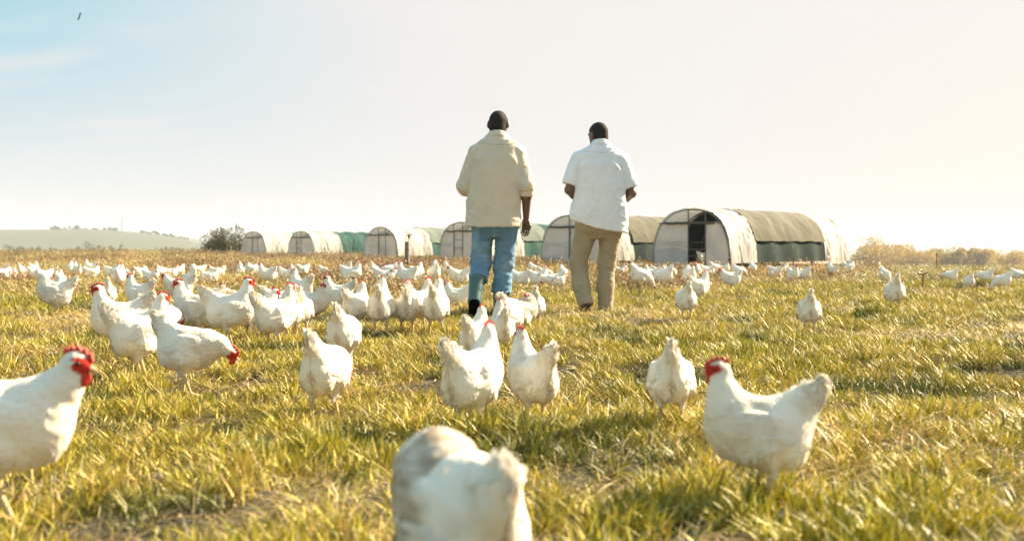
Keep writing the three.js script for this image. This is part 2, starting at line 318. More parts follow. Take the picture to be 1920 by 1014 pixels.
{
  seed(5);
  const tufts = [0, 1, 2].map((k) => bladeTuft(30, 0.05, 0.025, 0.10, 0.0024, 1.0, MIXED)), lush = [0, 1].map(() => bladeTuft(34, 0.045, 0.04, 0.125, 0.0028, 0.85, GREEN)), dry = [0, 1].map(() => bladeTuft(26, 0.07, 0.025, 0.085, 0.0022, 2.0, [...STRAW, ...BROWN], 0.7));
  const lists = { t: [[], [], []], l: [[], []], d: [[], []] };
  const put = (d0, d1, dens) => {
    const area = (d1 * d1 - d0 * d0) * 0.44 + 3.4 * (d1 - d0), n = Math.round(area * dens);
    for (let i = 0; i < n; i++) {
      const u = rnd() * area, k = 3.4 / 0.88, d = Math.sqrt(u / 0.44 + (d0 + k / 2) ** 2) - k / 2, x = (rnd() * 2 - 1) * (0.44 * d + 1.7), z = -d;
      const patch = fbm(x * 0.9, 2, z * 0.9, 3), dryp = fbm(x * 0.55 + 9, 6, z * 0.4, 3), lump = fbm(x * 3.1, 1, z * 3.1, 3), hi = 0.72 + 1.5 * Math.max(-0.3, lump);
      if (lump < -0.06 && rnd() < 0.8) { if (rnd() < 0.75) { const w = rr(0.35, 0.8); lists.d[i % 2].push([x, z, rr(0.8, 1.2), 0.35, [w, w * 0.97, w * 0.9], 0.3]); } continue; }
      const dryness = dryp * 1.9 + 0.02 + 0.25 * sstep(12, 24, d) - 0.1 * sstep(9, 4, d) * noise(x, 3, z) + rr(-0.35, 0.35), dk = sstep(0.13, 0.28, fbm(x * 1.5 + 40, 20, z * 1.1, 3)), v = rr(0.85, 1.15), tint = [v * lerp(1, 0.36, dk), v * lerp(rr(0.97, 1.06), 0.44, dk), v * lerp(1, 0.36, dk)];
      const big = 1 + 0.35 * sstep(8, 20, d);
      if (dryness > 0.3) lists.d[i % 2].push([x, z, rr(0.8, 1.3) * big, hi, tint, 0.2]);
      else if (patch > 0.1 + rr(0, 0.15) && dryness < 0.12) lists.l[i % 2].push([x, z, rr(0.75, 1.15) * big, hi, tint, 0.15]);
      else lists.t[i % 3].push([x, z, rr(0.8, 1.25) * big, hi, tint, 0.15]);
    }
  };
  put(0.4, 4, 520); put(4, 8, 340); put(8, 14, 210); put(14, 22, 120); put(22, 34, 50);
  tufts.forEach((g, k) => scatter(numbered('pasture_grass'), ['short mixed green and straw grass covering the pasture', 'short yellow green grass blades between the hens', 'short grass with dry tips around the hens'][k], g, lists.t[k]));
  lush.forEach((g, k) => scatter(numbered('lush_grass'), ['taller fresh green grass tufts in the pasture', 'thicker green grass patches in the pasture'][k], g, lists.l[k]));
  dry.forEach((g, k) => scatter(numbered('dry_grass'), ['flattened straw coloured dry grass in the pasture', 'brown withered grass patches in the pasture'][k], g, lists.d[k]));
}
{ // tall dry weeds further back
  seed(11);
  const weed = (n, h0, h1, colors, heads, spread = 0.16) => {
    const g = [bladeTuft(n, spread, h0, h1, 0.004, 0.55, colors, 0.3)], pos = [], idx = [], col = [];
    for (let i = 0; i < heads; i++) {
      const [bx, bz, ox, oz, hh, cu] = g[0].userData.tips[i % n], ht = rr(0.68, 1), y = hh * (ht - cu * ht * ht), c = colors[i % colors.length], s = rr(0.007, 0.018), base = pos.length / 3, v = rr(0.8, 1.25);
      const x = bx + ox * Math.pow(ht, 1.6) + rr(-0.006, 0.006), z = bz + oz * Math.pow(ht, 1.6) + rr(-0.006, 0.006), u = V(rnd() - 0.5, rnd() - 0.2, rnd() - 0.5).normalize().multiplyScalar(s * 1.7), w = V(rnd() - 0.5, rnd() - 0.5, rnd() - 0.5).normalize().multiplyScalar(s * 0.8);
      for (const [p, q] of [[-1, 0], [0, -1], [1, 0], [0, 1]]) { pos.push(x + u.x * p + w.x * q, y + u.y * p + w.y * q, z + u.z * p + w.z * q); col.push(c[0] * v, c[1] * v, c[2] * v); }
      idx.push(base, base + 1, base + 2, base, base + 2, base + 3);
    }
    g.push(geo(pos, idx, col)); g[0].userData = {}; return mergeGeometries(g);
  };
  const kinds = [
    ['dry_weeds', 'knee high brown weeds in the band behind the hens', weed(22, 0.08, 0.26, [...BROWN, ...STRAW], 60), (x, d) => 17, []],
    ['golden_grass', 'tall golden seeding grass in front of the tunnels', weed(30, 0.12, 0.36, [...STRAW, [0.46, 0.38, 0.12], [0.30, 0.28, 0.07], [0.36, 0.31, 0.08]], 40), (x, d) => 24, []],
    ['reddish_weeds', 'rust brown dock stalks among the dry grass', weed(16, 0.16, 0.42, [[0.31, 0.18, 0.08], [0.40, 0.25, 0.12], [0.5, 0.36, 0.18]], 90, 0.2), (x, d) => 26, []],
  ];
  kinds.push(['seed_stalks', 'tall thin seed stalks standing above the weeds', weed(7, 0.25, 0.62, [[0.62, 0.44, 0.22], [0.5, 0.32, 0.14]], 46, 0.22), null, []]);
  for (let i = 0; i < 1500; i++) { const d = Math.sqrt(lerp(400, 2500, rnd())), x = rr(-0.44, 0.3) * d; if (fbm(x * 0.4, 5, d * 0.2, 2) > -0.05) kinds[3][4].push([x, -d, rr(0.7, 1.1), rr(0.6, 1.0), [1, 1, 1], 0.15]); }
  const add = (d0, d1, dens) => {
    const n = Math.round((d1 * d1 - d0 * d0) * 0.45 * dens);
    for (let i = 0; i < n; i++) {
      const d = Math.sqrt(lerp(d0 * d0, d1 * d1, rnd())), x = (rnd() * 2 - 1) * (0.45 * d), z = -d, a = x / d;
      const right = sstep(0.08, 0.24, a), f = fbm(x * 0.25, 7, z * 0.12, 3), edge = 16.5 + 6 * fbm(x * 0.5, 3, 2, 2) + 6 * right;
      if (d < edge) continue;
      const thick = sstep(edge, edge + 9, d); if (rnd() > 0.25 + 0.75 * thick) continue;
      const k = f + rr(-0.2, 0.2) > 0.12 ? 2 : f + rr(-0.25, 0.25) > -0.08 ? 0 : 1, kk = right > 0.5 && rnd() < 0.75 ? 1 : k;
      const tall = d < 44 ? lerp(0.75, 1.0, sstep(24, 44, d)) : lerp(0.9, 1.1, sstep(44, 75, d)), v = rr(0.6, 1.0) + 0.5 * fbm(x * 0.6, 9, z * 0.35, 2), wet = rr(-0.05, 0.15) + 0.3 * fbm(x * 0.2, 4, z * 0.1, 2);
      if (d > 24 && d < 36 && a > 0.06 && a < 0.26 && rnd() < 0.3) kinds[0][4].push([x + 0.1, z, 1.0, 0.9, [v, v, v], 0.1]);
      kinds[kk][4].push([x, z, rr(0.8, 1.2) * (1 + 0.5 * sstep(40, 100, d)), tall * rr(0.6, 1.15) * (0.8 + 1.1 * Math.max(-0.3, fbm(x * 0.45, 12, z * 0.3, 2))) * (1 - 0.25 * right) * (1 - 0.5 * sstep(0.2, 0.27, a) * sstep(26, 38, d)), [v, v * (1 + wet), v * (1 + wet)], 0.1]);
    }
  };
  add(14, 30, 36); add(30, 50, 18); add(50, 120, 5); add(120, 260, 0.28);
  for (const [name, label, g, , list] of kinds) scatter(name, label, g, list);
}
// ---------------------------------------------------------------- trees and bushes
function leafCloud(clumps, perClump, leaf, colors, flat = 0.75) {
  const pos = [], idx = [], col = [];
  for (const [cx, cy, cz, r] of clumps) for (let i = 0; i < perClump; i++) {
    const u = V(rnd() * 2 - 1, rnd() * 2 - 1, rnd() * 2 - 1); if (u.length() > 1) { i--; continue; }
    const rad = Math.pow(u.length(), 0.4); u.normalize().multiplyScalar(rad * r * rr(0.75, 1.1));
    const c = V(cx + u.x, cy + u.y * flat, cz + u.z), s = leaf * rr(0.6, 1.4), a = V(rnd() - 0.5, rnd() - 0.5, rnd() - 0.5).normalize().multiplyScalar(s), b = V(rnd() - 0.5, rnd() - 0.5, rnd() - 0.5).normalize().multiplyScalar(s * 0.6), k = colors[Math.floor(rnd() * colors.length)], v = rr(0.75, 1.2), n = pos.length / 3;
    for (const [p, q] of [[-1, 0], [0, -1], [1, 0], [0, 1]]) { pos.push(c.x + a.x * p + b.x * q, c.y + a.y * p + b.y * q, c.z + a.z * p + b.z * q); col.push(k[0] * v, k[1] * v, k[2] * v); }
    idx.push(n, n + 1, n + 2, n, n + 2, n + 3);
  }
  return geo(pos, idx, col);
}
const leafMat = mat(1, 1, 1, 0.8, { vertexColors: true, transmission: 0.35, thickness: 0 }), barkMat = mat(0.13, 0.09, 0.06, 0.95);
function limbs(h, w, n, r0) {
  const g = [new THREE.CylinderGeometry(r0 * 0.55, r0, h * 0.5, 7).translate(0, h * 0.25, 0)], tips = [];
  for (let i = 0; i < n; i++) {
    const a = i * 2.4 + rr(-0.4, 0.4), y0 = h * rr(0.15, 0.48), e = V(Math.cos(a) * w * rr(0.35, 0.85), h * rr(0.5, 0.95), Math.sin(a) * w * rr(0.35, 0.85)), m = V(e.x * 0.4, lerp(y0, e.y, 0.55), e.z * 0.4);
    g.push(tubeOf([V(0, y0, 0), m, e], r0 * 0.25, 8, 5)); tips.push(e);
  }
  return [mergeGeometries(g.map((x) => x.toNonIndexed())), tips];
}
function tree(name, label, p, h, w, colors, leaf, per, group, sd, lean = 0) {
  seed(sd);
  const t = thing(name, label, 'tree', [p.x, p.y, p.z], sd, group), [wood, tips] = limbs(h * 0.95, w * 0.5, 9, h * 0.03);
  part('trunk', wood, barkMat, t);
  const cl = tips.map((e) => [e.x + lean * e.y, e.y, e.z, rr(0.16, 0.27) * w]); for (let i = 0; i < 7; i++) cl.push([rr(-0.3, 0.3) * w, h * rr(0.45, 0.9), rr(-0.3, 0.3) * w, rr(0.14, 0.26) * w]);
  part('crown', leafCloud(cl, per, leaf, colors), leafMat, t);
}
function bush(name, label, p, h, w, colors, leaf, per, group, sd, nc = 12) {
  seed(sd);
  const t = thing(name, label, 'bush', [p.x, p.y, p.z], 0, group), cl = [], st = [];
  for (let i = 0; i < nc; i++) { const x = rr(-0.5, 0.5) * w, k = 1 - Math.abs(x / w) * 1.1, e = [x, h * rr(0.2, 0.82) * k, rr(-0.35, 0.35) * w, h * rr(0.2, 0.36)]; cl.push(e); st.push(tubeOf([V(x * 0.2, 0, e[2] * 0.2), V(x * 0.6, e[1] * 0.6, e[2] * 0.6), V(e[0], e[1] + e[3] * 0.9, e[2])], h * 0.012, 6, 4)); }
  part('stems', mergeGeometries(st), barkMat, t);
  part('foliage', leafCloud(cl, per, leaf, colors), leafMat, t);
}
const OLIVE = [[0.10, 0.10, 0.03], [0.16, 0.14, 0.04], [0.22, 0.18, 0.055], [0.07, 0.07, 0.025]], DARKG = [[0.05, 0.07, 0.025], [0.08, 0.10, 0.03], [0.11, 0.12, 0.04]];
const GOLD = [[0.48, 0.33, 0.09], [0.58, 0.42, 0.13], [0.34, 0.24, 0.07]];
const onLand = (px, d) => { const x = (px - 960) / FPX * d; return V(x, H(x, -d), -d); };
bush('thorn_bush', 'olive green bush left of the leftmost tunnel', onLand(432, 92), 2.5, 3.5, OLIVE, 0.06, 420, null, 41, 24);
[[1652, 430, 461, 15, 'broad round tree standing highest in the hazy wood'], [1628, 425, 477, 12, 'tree at the left end of the hazy wood'], [1682, 440, 468, 15, 'wide tree right of the highest one in the hazy wood'], [1712, 435, 475, 14, 'lower tree left of the rusty stake in the hazy wood'], [1742, 445, 481, 14, 'tree behind the rusty stake in the hazy wood'], [1768, 440, 478, 12, 'bushy tree in the middle of the hazy wood'],
  [1793, 430, 475, 6.5, 'first slender upright tree in the hazy wood'], [1813, 436, 474, 7, 'second slender upright tree in the hazy wood'], [1835, 430, 475, 6.5, 'third slender upright tree in the hazy wood'], [1860, 445, 481, 13, 'rounded tree right of the slender ones'], [1886, 430, 485, 12, 'low tree near the right edge of the photo'], [1918, 435, 484, 13, 'tree cut by the right edge of the photo']]
  .forEach(([px, d, top, w, label], i) => { const p = onLand(px, d); tree('wood_tree', label, p, EYE + (HORIZON - top + 14) / FPX * d - p.y, w * 1.25, GOLD, 0.36, 260, 'hazy trees on the right', 60 + i); });
[[18, 520, 4.2, 9, 'small dark bush on the plain at the far left edge'], [38, 540, 3.6, 7, 'low bush beside the far left edge bush'], [68, 520, 3.4, 10, 'first dark bush below the left hill'], [100, 520, 3.2, 9, 'second dark bush below the left hill'], [160, 520, 5, 7, 'taller rounded bush below the left hill'], [143, 540, 3, 5, 'small bush left of the taller rounded bush'], [182, 530, 4, 8, 'bush just right of the taller rounded bush'], [200, 520, 3.4, 8, 'dark low bush below the hilltop trees'], [221, 640, 6, 8, 'pale bush further back under the mast'], [292, 520, 3.6, 6, 'single bush left of the long hedge'], [318, 520, 3.0, 13, 'left piece of the long low hedge'], [345, 520, 3.0, 12, 'right piece of the long low hedge'], [378, 520, 3, 6, 'dark bush close to the olive thorn bush']]
  .forEach(([px, d, h, w, label], i) => bush('plain_bush', label, onLand(px, d), h, w, DARKG, 0.35, 40, 'bushes on the far plain', 90 + i, 8));
[[100, 7, 6, 'lone upright tree at the left of the hilltop'], [106, 6, 5, 'small tree beside the lone hilltop tree'], [142, 9, 8, 'tall tree standing up from the hilltop row'], [132, 5, 13, 'low hilltop tree clump left of the tall one'], [212, 7, 9, 'dark round hilltop tree left of the mast'], [165, 4, 14, 'low hedge of trees along the hilltop'], [190, 4, 12, 'faint tree row on the hilltop skyline'], [260, 5, 16, 'long low tree clump right of the mast'], [285, 6, 13, 'raised tree clump on the hill crest'], [305, 5, 14, 'tree clump where the hill begins to fall'], [316, 4, 11, 'small trees on the falling hill shoulder'], [340, 4, 9, 'lone tree low on the hill shoulder'], [382, 4, 9, 'dark tree at the foot of the hill']]
  .forEach(([px, h, w, label], i) => bush('hill_tree', label, onLand(px, 1180), h * 0.7, w, DARKG, 0.8, 30, 'trees on the far hill', 120 + i, 8));
{ const p = onLand(228, 1185), t = thing('radio_mast', 'thin lattice mast on the far hilltop', 'mast', [p.x, p.y, p.z]); part('mast', new THREE.CylinderGeometry(0.15, 0.5, 15, 6).translate(0, 7.5, 0), M.steel, t); for (const y of [8, 12]) part('antenna', boxAt(1.6, 0.5, 0.5, 0, y, 0), M.steel, t); }

// ---------------------------------------------------------------- small field things
{
  const p = ground(762, 516), t = thing('water_standpipe', 'grey wooden post with pale riser pipe and black sprinkler on top', 'standpipe', [p.x, p.y, p.z]);
  part('post', new THREE.CylinderGeometry(0.045, 0.05, 0.84, 9).translate(0, 0.40, 0), M.wood, t);
  part('riser_pipe', tubeOf([V(0.062, -0.02, 0.02), V(0.06, 0.5, 0.02), V(0.062, 0.9, 0.01)], 0.014, 10, 7), mat(0.6, 0.58, 0.52, 0.5), t);
  const s = part('sprinkler', mergeGeometries([new THREE.CylinderGeometry(0.028, 0.022, 0.07, 8).translate(0.062, 0.93, 0.01), barBetween(V(0.0, 0.97, 0.01), V(0.13, 0.985, 0.01), 0.012), barBetween(V(0.062, 0.95, 0.01), V(0.07, 1.03, 0.01), 0.012)]), M.rubber, t);
  part('nozzle', new THREE.SphereGeometry(0.02, 8, 6).translate(0.13, 0.985, 0.01), M.rubber, s);
  for (const y of [0.3, 0.62]) part('wire_tie', new THREE.TorusGeometry(0.062, 0.005, 5, 18).scale(1.3, 1, 1).rotateX(Math.PI / 2).translate(0.018, y, 0.008), M.steel, t);
}
{
  const p = ground(1731, 546), t = thing('iron_stake', 'rusty T shaped iron stake in the grass at right', 'stake', [p.x, p.y, p.z], 0.1);
  part('stem', barBetween(V(0, -0.05, 0), V(0.005, 0.26, 0), 0.012), M.rust, t);
  part('crossbar', tubeOf([V(-0.085, 0.272, 0), V(-0.03, 0.255, 0), V(0.03, 0.258, 0), V(0.08, 0.275, 0)], 0.011, 10, 6), M.rust, t);
  const q = ground(1756, 512), u = thing('iron_stake', 'thin leaning fence stake behind the T shaped one', 'stake', [q.x, q.y, q.z], 0.4);
  part('stem', barBetween(V(0, -0.05, 0), V(0.03, 0.5, 0), 0.014), M.rust, u); part('insulator', new THREE.SphereGeometry(0.025, 6, 5).translate(0.027, 0.46, 0), M.rubber, u);
}
{
  const p = atDepth(148, 31, 60), t = thing('flying_bird', 'tiny dark bird gliding in the blue sky at upper left', 'bird', [p.x, p.y, p.z], 0.2);
  const wing = new THREE.Shape(); wing.moveTo(0, 0); wing.quadraticCurveTo(0.05, 0.1, 0.02, 0.19); wing.lineTo(-0.02, 0.19); wing.quadraticCurveTo(-0.05, 0.08, -0.03, 0);
  const g = [new THREE.SphereGeometry(0.04, 8, 6).scale(1, 0.8, 2.0)];
  for (const s of [1, -1]) g.push(new THREE.ExtrudeGeometry(wing, { depth: 0.008, bevelEnabled: false }).rotateZ(s > 0 ? -0.25 : Math.PI - 0.45));
  part('body', mergeGeometries(g.map((x) => (x.index ? x.toNonIndexed() : x))), M.rubber, t);
}
// ---------------------------------------------------------------- the two men (local axes: x right, y up, walking towards -z)
const loft = (tab) => (x, y, z) => {                                                // rows [y, cx, cz, half width, half depth]
  let i = 0; while (i < tab.length - 2 && y > tab[i + 1][0]) i++;
  const a = tab[i], b = tab[i + 1], t = Math.min(1, Math.max(0, (y - a[0]) / (b[0] - a[0]))), s = t * t * (3 - 2 * t), q = (k) => lerp(a[k], b[k], s);
  const w = q(3), d = q(4), e = (Math.pow(Math.pow(Math.abs(x - q(1)) / w, 2.4) + Math.pow(Math.abs(z - q(2)) / d, 2.4), 1 / 2.4) - 1) * Math.min(w, d);
  return Math.max(e, tab[0][0] - y, y - tab[tab.length - 1][0]);
};
const chain = (pts, k = 0.03) => (x, y, z) => { let d = 9; for (let i = 0; i < pts.length - 1; i++) { const c = cap(x, y, z, pts[i], pts[i + 1], pts[i][3], pts[i + 1][3]); d = i ? smin(d, c, k) : c; } return d; };
function handField(M4, mirror, curl) {                                              // wrist at the origin, fingers down -y, palm to +z
  const I = M4.clone().invert().elements, segs = [];
  [[-0.032, 0.066, 0.0085], [-0.011, 0.077, 0.009], [0.011, 0.072, 0.009], [0.031, 0.056, 0.008]].forEach(([x, L, r], i) => {
    let p = [x, -0.088, 0], a = curl * (0.5 + 0.12 * i); for (const f of [0.46, 0.32, 0.24]) { const q = [p[0] * 1.02, p[1] - Math.cos(a) * L * f, p[2] + Math.sin(a) * L * f]; segs.push([p, q, r, r * 0.93]); p = q; r *= 0.93; a += curl * 0.75; }
  });
  segs.push([[-0.03, -0.025, 0.006], [-0.052, -0.055, 0.018], 0.013, 0.011], [[-0.052, -0.055, 0.018], [-0.054, -0.085, 0.03], 0.011, 0.0085]);
  return (x, y, z) => {
    const X = (I[0] * x + I[4] * y + I[8] * z + I[12]) * mirror, Y = I[1] * x + I[5] * y + I[9] * z + I[13], Z = I[2] * x + I[6] * y + I[10] * z + I[14];
    const qx = Math.abs(X) - 0.030, qy = Math.abs(Y + 0.052) - 0.034, qz = Math.abs(Z) - 0.004;
    let d = Math.hypot(Math.max(qx, 0), Math.max(qy, 0), Math.max(qz, 0)) + Math.min(Math.max(qx, qy, qz), 0) - 0.010;
    d = smin(d, cap(X, Y, Z, [0, 0.03, 0], [0, -0.02, 0], 0.027, 0.026), 0.02);
    for (const s of segs) d = smin(d, cap(X, Y, Z, s[0], s[1], s[2], s[3]), 0.006);
    return d;
  };
}
function headField(M4) {                                                            // head centre at the origin, face to -z
  const I = M4.clone().invert().elements;
  return (x, y, z) => {
    const X = I[0] * x + I[4] * y + I[8] * z + I[12], Y = I[1] * x + I[5] * y + I[9] * z + I[13], Z = I[2] * x + I[6] * y + I[10] * z + I[14], aX = Math.abs(X);
    let d = ell(X, Y, Z, [0, 0.025, 0.012], [0.077, 0.093, 0.098]);
    d = smin(d, ell(X, Y, Z, [0, -0.04, -0.022], [0.061, 0.078, 0.072]), 0.04);
    d = smin(d, cap(X, Y, Z, [0, -0.095, -0.055], [0, -0.098, -0.07], 0.026, 0.022), 0.03);      // chin
    d = smin(d, cap(X, Y, Z, [0, 0.012, -0.088], [0, -0.028, -0.108], 0.010, 0.016), 0.012);      // nose
    d = smin(d, cap(aX, Y, Z, [0, -0.030, -0.1], [0.014, -0.03, -0.096], 0.010, 0.008), 0.008);
    d = smin(d, cap(aX, Y, Z, [0.012, 0.036, -0.088], [0.045, 0.036, -0.073], 0.010, 0.009), 0.015); // brow
    d = smin(d, cap(aX, Y, Z, [0, -0.056, -0.094], [0.02, -0.056, -0.086], 0.009, 0.006), 0.006); // lips
    d = smax(d, -ell(aX, Y, Z, [0.032, 0.017, -0.096], [0.018, 0.011, 0.014]), 0.012);
    let e = ell(aX, Y, Z, [0.084, 0.0, 0.012], [0.012, 0.032, 0.021]); e = smax(e, -ell(aX, Y, Z, [0.097, 0.004, 0.004], [0.010, 0.019, 0.012]), 0.006);
    d = smin(d, e, 0.008);
    return smin(d, cap(X, Y, Z, [0, -0.05, 0.032], [0, -0.17, 0.026], 0.057, 0.057), 0.035);
  };
}
const armMatrix = (e, w, roll) => { const y = e.clone().sub(w).normalize(), z0 = V(0, 0, 1).applyAxisAngle(y, roll), z = z0.addScaledVector(y, -z0.dot(y)).normalize(), x = new THREE.Vector3().crossVectors(y, z); return new THREE.Matrix4().makeBasis(x, y, z).setPosition(w); };
const A3 = (v, r) => [v.x, v.y, v.z, r];
function patch(f, x0, x1, y0, y1, from, off, nx = 10, ny = 10, outline = () => [0, 1]) {   // cloth patch sewn on the back of a garment
  const pos = [], idx = [], uvx = [];
  for (let j = 0; j <= ny; j++) for (let i = 0; i <= nx; i++) {
    const u = i / nx, [b, t] = outline(u), x = lerp(x0, x1, u), y = lerp(y0, y1, lerp(b, t, j / ny)); let z = from;
    for (let k = 0; k < 60; k++) { const d = f(x, y, z); if (d < 0.0005) break; z -= Math.max(0.0008, d * 0.7); }
    pos.push(x, y, z + off);
    if (i && j) { const a = j * (nx + 1) + i, c = a - nx - 1; idx.push(c - 1, c, a, c - 1, a, a - 1); }
  }
  return geo(pos, idx);
}
function seam(f, pts, from, r) { return tubeOf(pts.map(([x, y]) => { let z = from; for (let k = 0; k < 60; k++) { const d = f(x, y, z); if (d < 0.0005) break; z -= Math.max(0.0008, d * 0.7); } return V(x, y, z + r * 0.3); }), r, pts.length * 3, 5); }
const cloth = (m, sd, amt = 0.16) => (x, y, z) => { const k = 1 + amt * fbm(x * 6, y * 6, z * 6 + sd, 4) + amt * 0.5 * noise(x * 60, y * 60, z * 60); return [m[0] * k, m[1] * k, m[2] * k]; };
const vc = (rough, more) => mat(1, 1, 1, rough, { vertexColors: true, ...more });

function person(o) {
  const g = thing('person', o.label, 'person', o.at, o.turn || 0, 'two men walking away');
  const headM = new THREE.Matrix4().makeRotationFromEuler(new THREE.Euler(o.headTilt, o.headTurn, o.headRoll || 0, 'YXZ')).scale(V(1.07, 1.07, 1.07)).setPosition(o.head);
  const hf = headField(headM), [sL, sR] = o.shoulders, [eL, eR] = o.elbows, [wL, wR] = o.wrists;
  const bare = (x, y, z) => {
    let d = chain([A3(V(o.neck.x, o.neck.y - 0.02, o.neck.z), 0.058), A3(V(o.neck.x, 1.35, 0), 0.12), A3(V(o.hip.x, 1.0, o.hip.z), 0.12)], 0.05)(x, y, z);
    for (const [a, b, c] of [[sL, eL, wL], [sR, eR, wR]]) { d = smin(d, cap(x, y, z, [o.neck.x, 1.45, 0], A3(a), 0.07, 0.06), 0.04); d = smin(d, chain([A3(a, 0.058), A3(b, 0.046), A3(b.clone().lerp(c, 0.3), 0.046), A3(c, 0.028)], 0.02)(x, y, z), 0.03); }
    for (const l of o.legs) d = smin(d, chain([A3(V(l[0].x, l[0].y, l[0].z), 0.08), A3(l[1], 0.05), A3(l[2], 0.034), A3(l[3], 0.03)], 0.03)(x, y, z), 0.03);
    return d;
  };
  const skin = cloth(o.skin, 1, 0.2), pieces = [surfaceNets(bare, [-0.55, -0.03, -0.55], [0.55, 1.72, 0.55], 0.013, skin)];
  const hp = o.head; pieces.push(surfaceNets((x, y, z) => Math.max(hf(x, y, z), hp.y - 0.17 - y), [hp.x - 0.14, hp.y - 0.18, hp.z - 0.16], [hp.x + 0.14, hp.y + 0.15, hp.z + 0.16], 0.0045, skin));
  [[eL, wL, 1, o.rolls[0], o.curls[0]], [eR, wR, -1, o.rolls[1], o.curls[1]]].forEach(([e, w, mir, roll, curl]) => {
    const f = handField(armMatrix(e, w, roll), mir, curl), c = w.clone().addScaledVector(w.clone().sub(e).normalize(), 0.07);
    pieces.push(surfaceNets(f, [c.x - 0.13, c.y - 0.13, c.z - 0.13], [c.x + 0.13, c.y + 0.13, c.z + 0.13], 0.0042, skin));
  });
  part('body', mergeGeometries(pieces), vc(0.5), g);
  // close-cropped hair
  const HI = headM.clone().invert();
  const q = V(), hairF = (x, y, z) => {
    q.set(x, y, z).applyMatrix4(HI); const aX = Math.abs(q.x), back = sstep(-0.035, 0.035, q.z);
    const line = lerp(0.055, -0.092, back) + 0.05 * sstep(0.055, 0.07, aX) * sstep(0.06, 0.0, q.z) * back;
    const d = smax(hf(x, y, z) - 0.003 - 0.0012 * noise(x * 210, y * 210, z * 210), line - q.y, 0.008);
    return smax(d, -ell(aX, q.y, q.z, [0.092, -0.002, 0.010], [0.024, 0.04, 0.026]), 0.005);
  };
  part('hair', surfaceNets(hairF, [hp.x - 0.13, hp.y - 0.13, hp.z - 0.15], [hp.x + 0.13, hp.y + 0.15, hp.z + 0.15], 0.0045, cloth([0.022, 0.018, 0.016], 3, 0.3)), vc(0.8), g);
  // shirt
  const tors = loft(o.torso), sleeves = (x, y, z) => { let d = 9; for (const [a, b, c, end] of [[sL, eL, wL, o.sleeve[0]], [sR, eR, wR, o.sleeve[1]]]) {
    const tip = end <= 1 ? a.clone().lerp(b, end) : b.clone().lerp(c, end - 1), pts = end <= 1 ? [A3(a, o.sw[0]), A3(tip, o.sw[1])] : [A3(a, o.sw[0]), A3(b, o.sw[1]), A3(tip, o.sw[2])];
    const s = chain(pts, 0.03)(x, y, z), dir = tip.clone().sub(end <= 1 ? a : b).normalize(), cut = (x - tip.x) * dir.x + (y - tip.y) * dir.y + (z - tip.z) * dir.z;
    d = Math.min(d, smax(s, cut, 0.012)); } return d; };
  const wr = (x, y, z) => o.wrinkle * (0.8 * noise(x * 7 + y * 2, y * 1.7, z * 6) + 0.22 * noise(x * 15 - y * 5, y * 5, z * 13) + 0.5 * Math.max(0, 1 - Math.abs(noise(x * 8 - y * 3.5, y * 2.3, z * 7)) * 5) + 0.35 * Math.max(0, 1 - Math.abs(noise(x * 6 + y * 8 + 4, y * 5, z * 6)) * 6) - 0.2);
  const shirtF = (x, y, z) => { let d = smin(smin(tors(x, y, z), Math.min(cap(x, y, z, [o.neck.x - 0.05, o.neck.y - 0.03, 0], A3(sL), 0.045, 0.08), cap(x, y, z, [o.neck.x + 0.05, o.neck.y - 0.03, 0], A3(sR), 0.045, 0.08)), 0.03), sleeves(x, y, z), 0.012); d = smax(d, o.hem(x, z) - y, 0.01); return d - wr(x, y, z); };
  const sc = cloth(o.shirt, 5, 0.1), b = 0.008;
  part('shirt', surfaceNets(shirtF, [-0.5, 0.72, -0.5], [0.52, 1.72, 0.32], b, sc), vc(0.9, { sheen: 0.25 }), g);
  const ny = o.neck.y, collarF = (x, y, z) => { const r = Math.hypot((x - o.neck.x) * 1.0, (z - o.neck.z) * 0.92), rim = 0.074 + (ny + 0.045 - y) * 0.28, tilt = ny + 0.03 + (z - o.neck.z) * 0.22; return smax(Math.abs(r - rim) - 0.007, Math.abs(y - tilt + 0.004) - 0.028, 0.008); };
  part('collar', surfaceNets(collarF, [o.neck.x - 0.15, ny - 0.1, o.neck.z - 0.16], [o.neck.x + 0.15, ny + 0.12, o.neck.z + 0.16], 0.006, sc), vc(0.9), g);
  part('yoke_seam', seam(shirtF, Array.from({ length: 13 }, (_, i) => [o.neck.x - 0.17 + 0.34 * i / 12, o.yoke - 0.006 * Math.cos((i - 6) * 0.4)]), 0.35, 0.0045), mat(o.shirt[0] * 0.9, o.shirt[1] * 0.9, o.shirt[2] * 0.9), g);
  (o.cuffs || []).forEach(([p, d, r]) => { const cf = (x, y, z) => { const t = (x - p.x) * d.x + (y - p.y) * d.y + (z - p.z) * d.z, rad = Math.hypot(x - p.x - d.x * t, y - p.y - d.y * t, z - p.z - d.z * t); return smax(Math.abs(rad - r - 0.006 * noise(x * 25, y * 25, z * 25)) - 0.012, Math.abs(t) - 0.035, 0.012); }; part('rolled_cuff', surfaceNets(cf, [p.x - 0.12, p.y - 0.12, p.z - 0.12], [p.x + 0.12, p.y + 0.12, p.z + 0.12], 0.006, sc), vc(0.9), g); });
  // trousers
  const pel = loft(o.pelvis), legF = o.legs.map((l) => chain(l.map((v, i) => A3(v, o.lr[i])).slice(0, 4), 0.05));
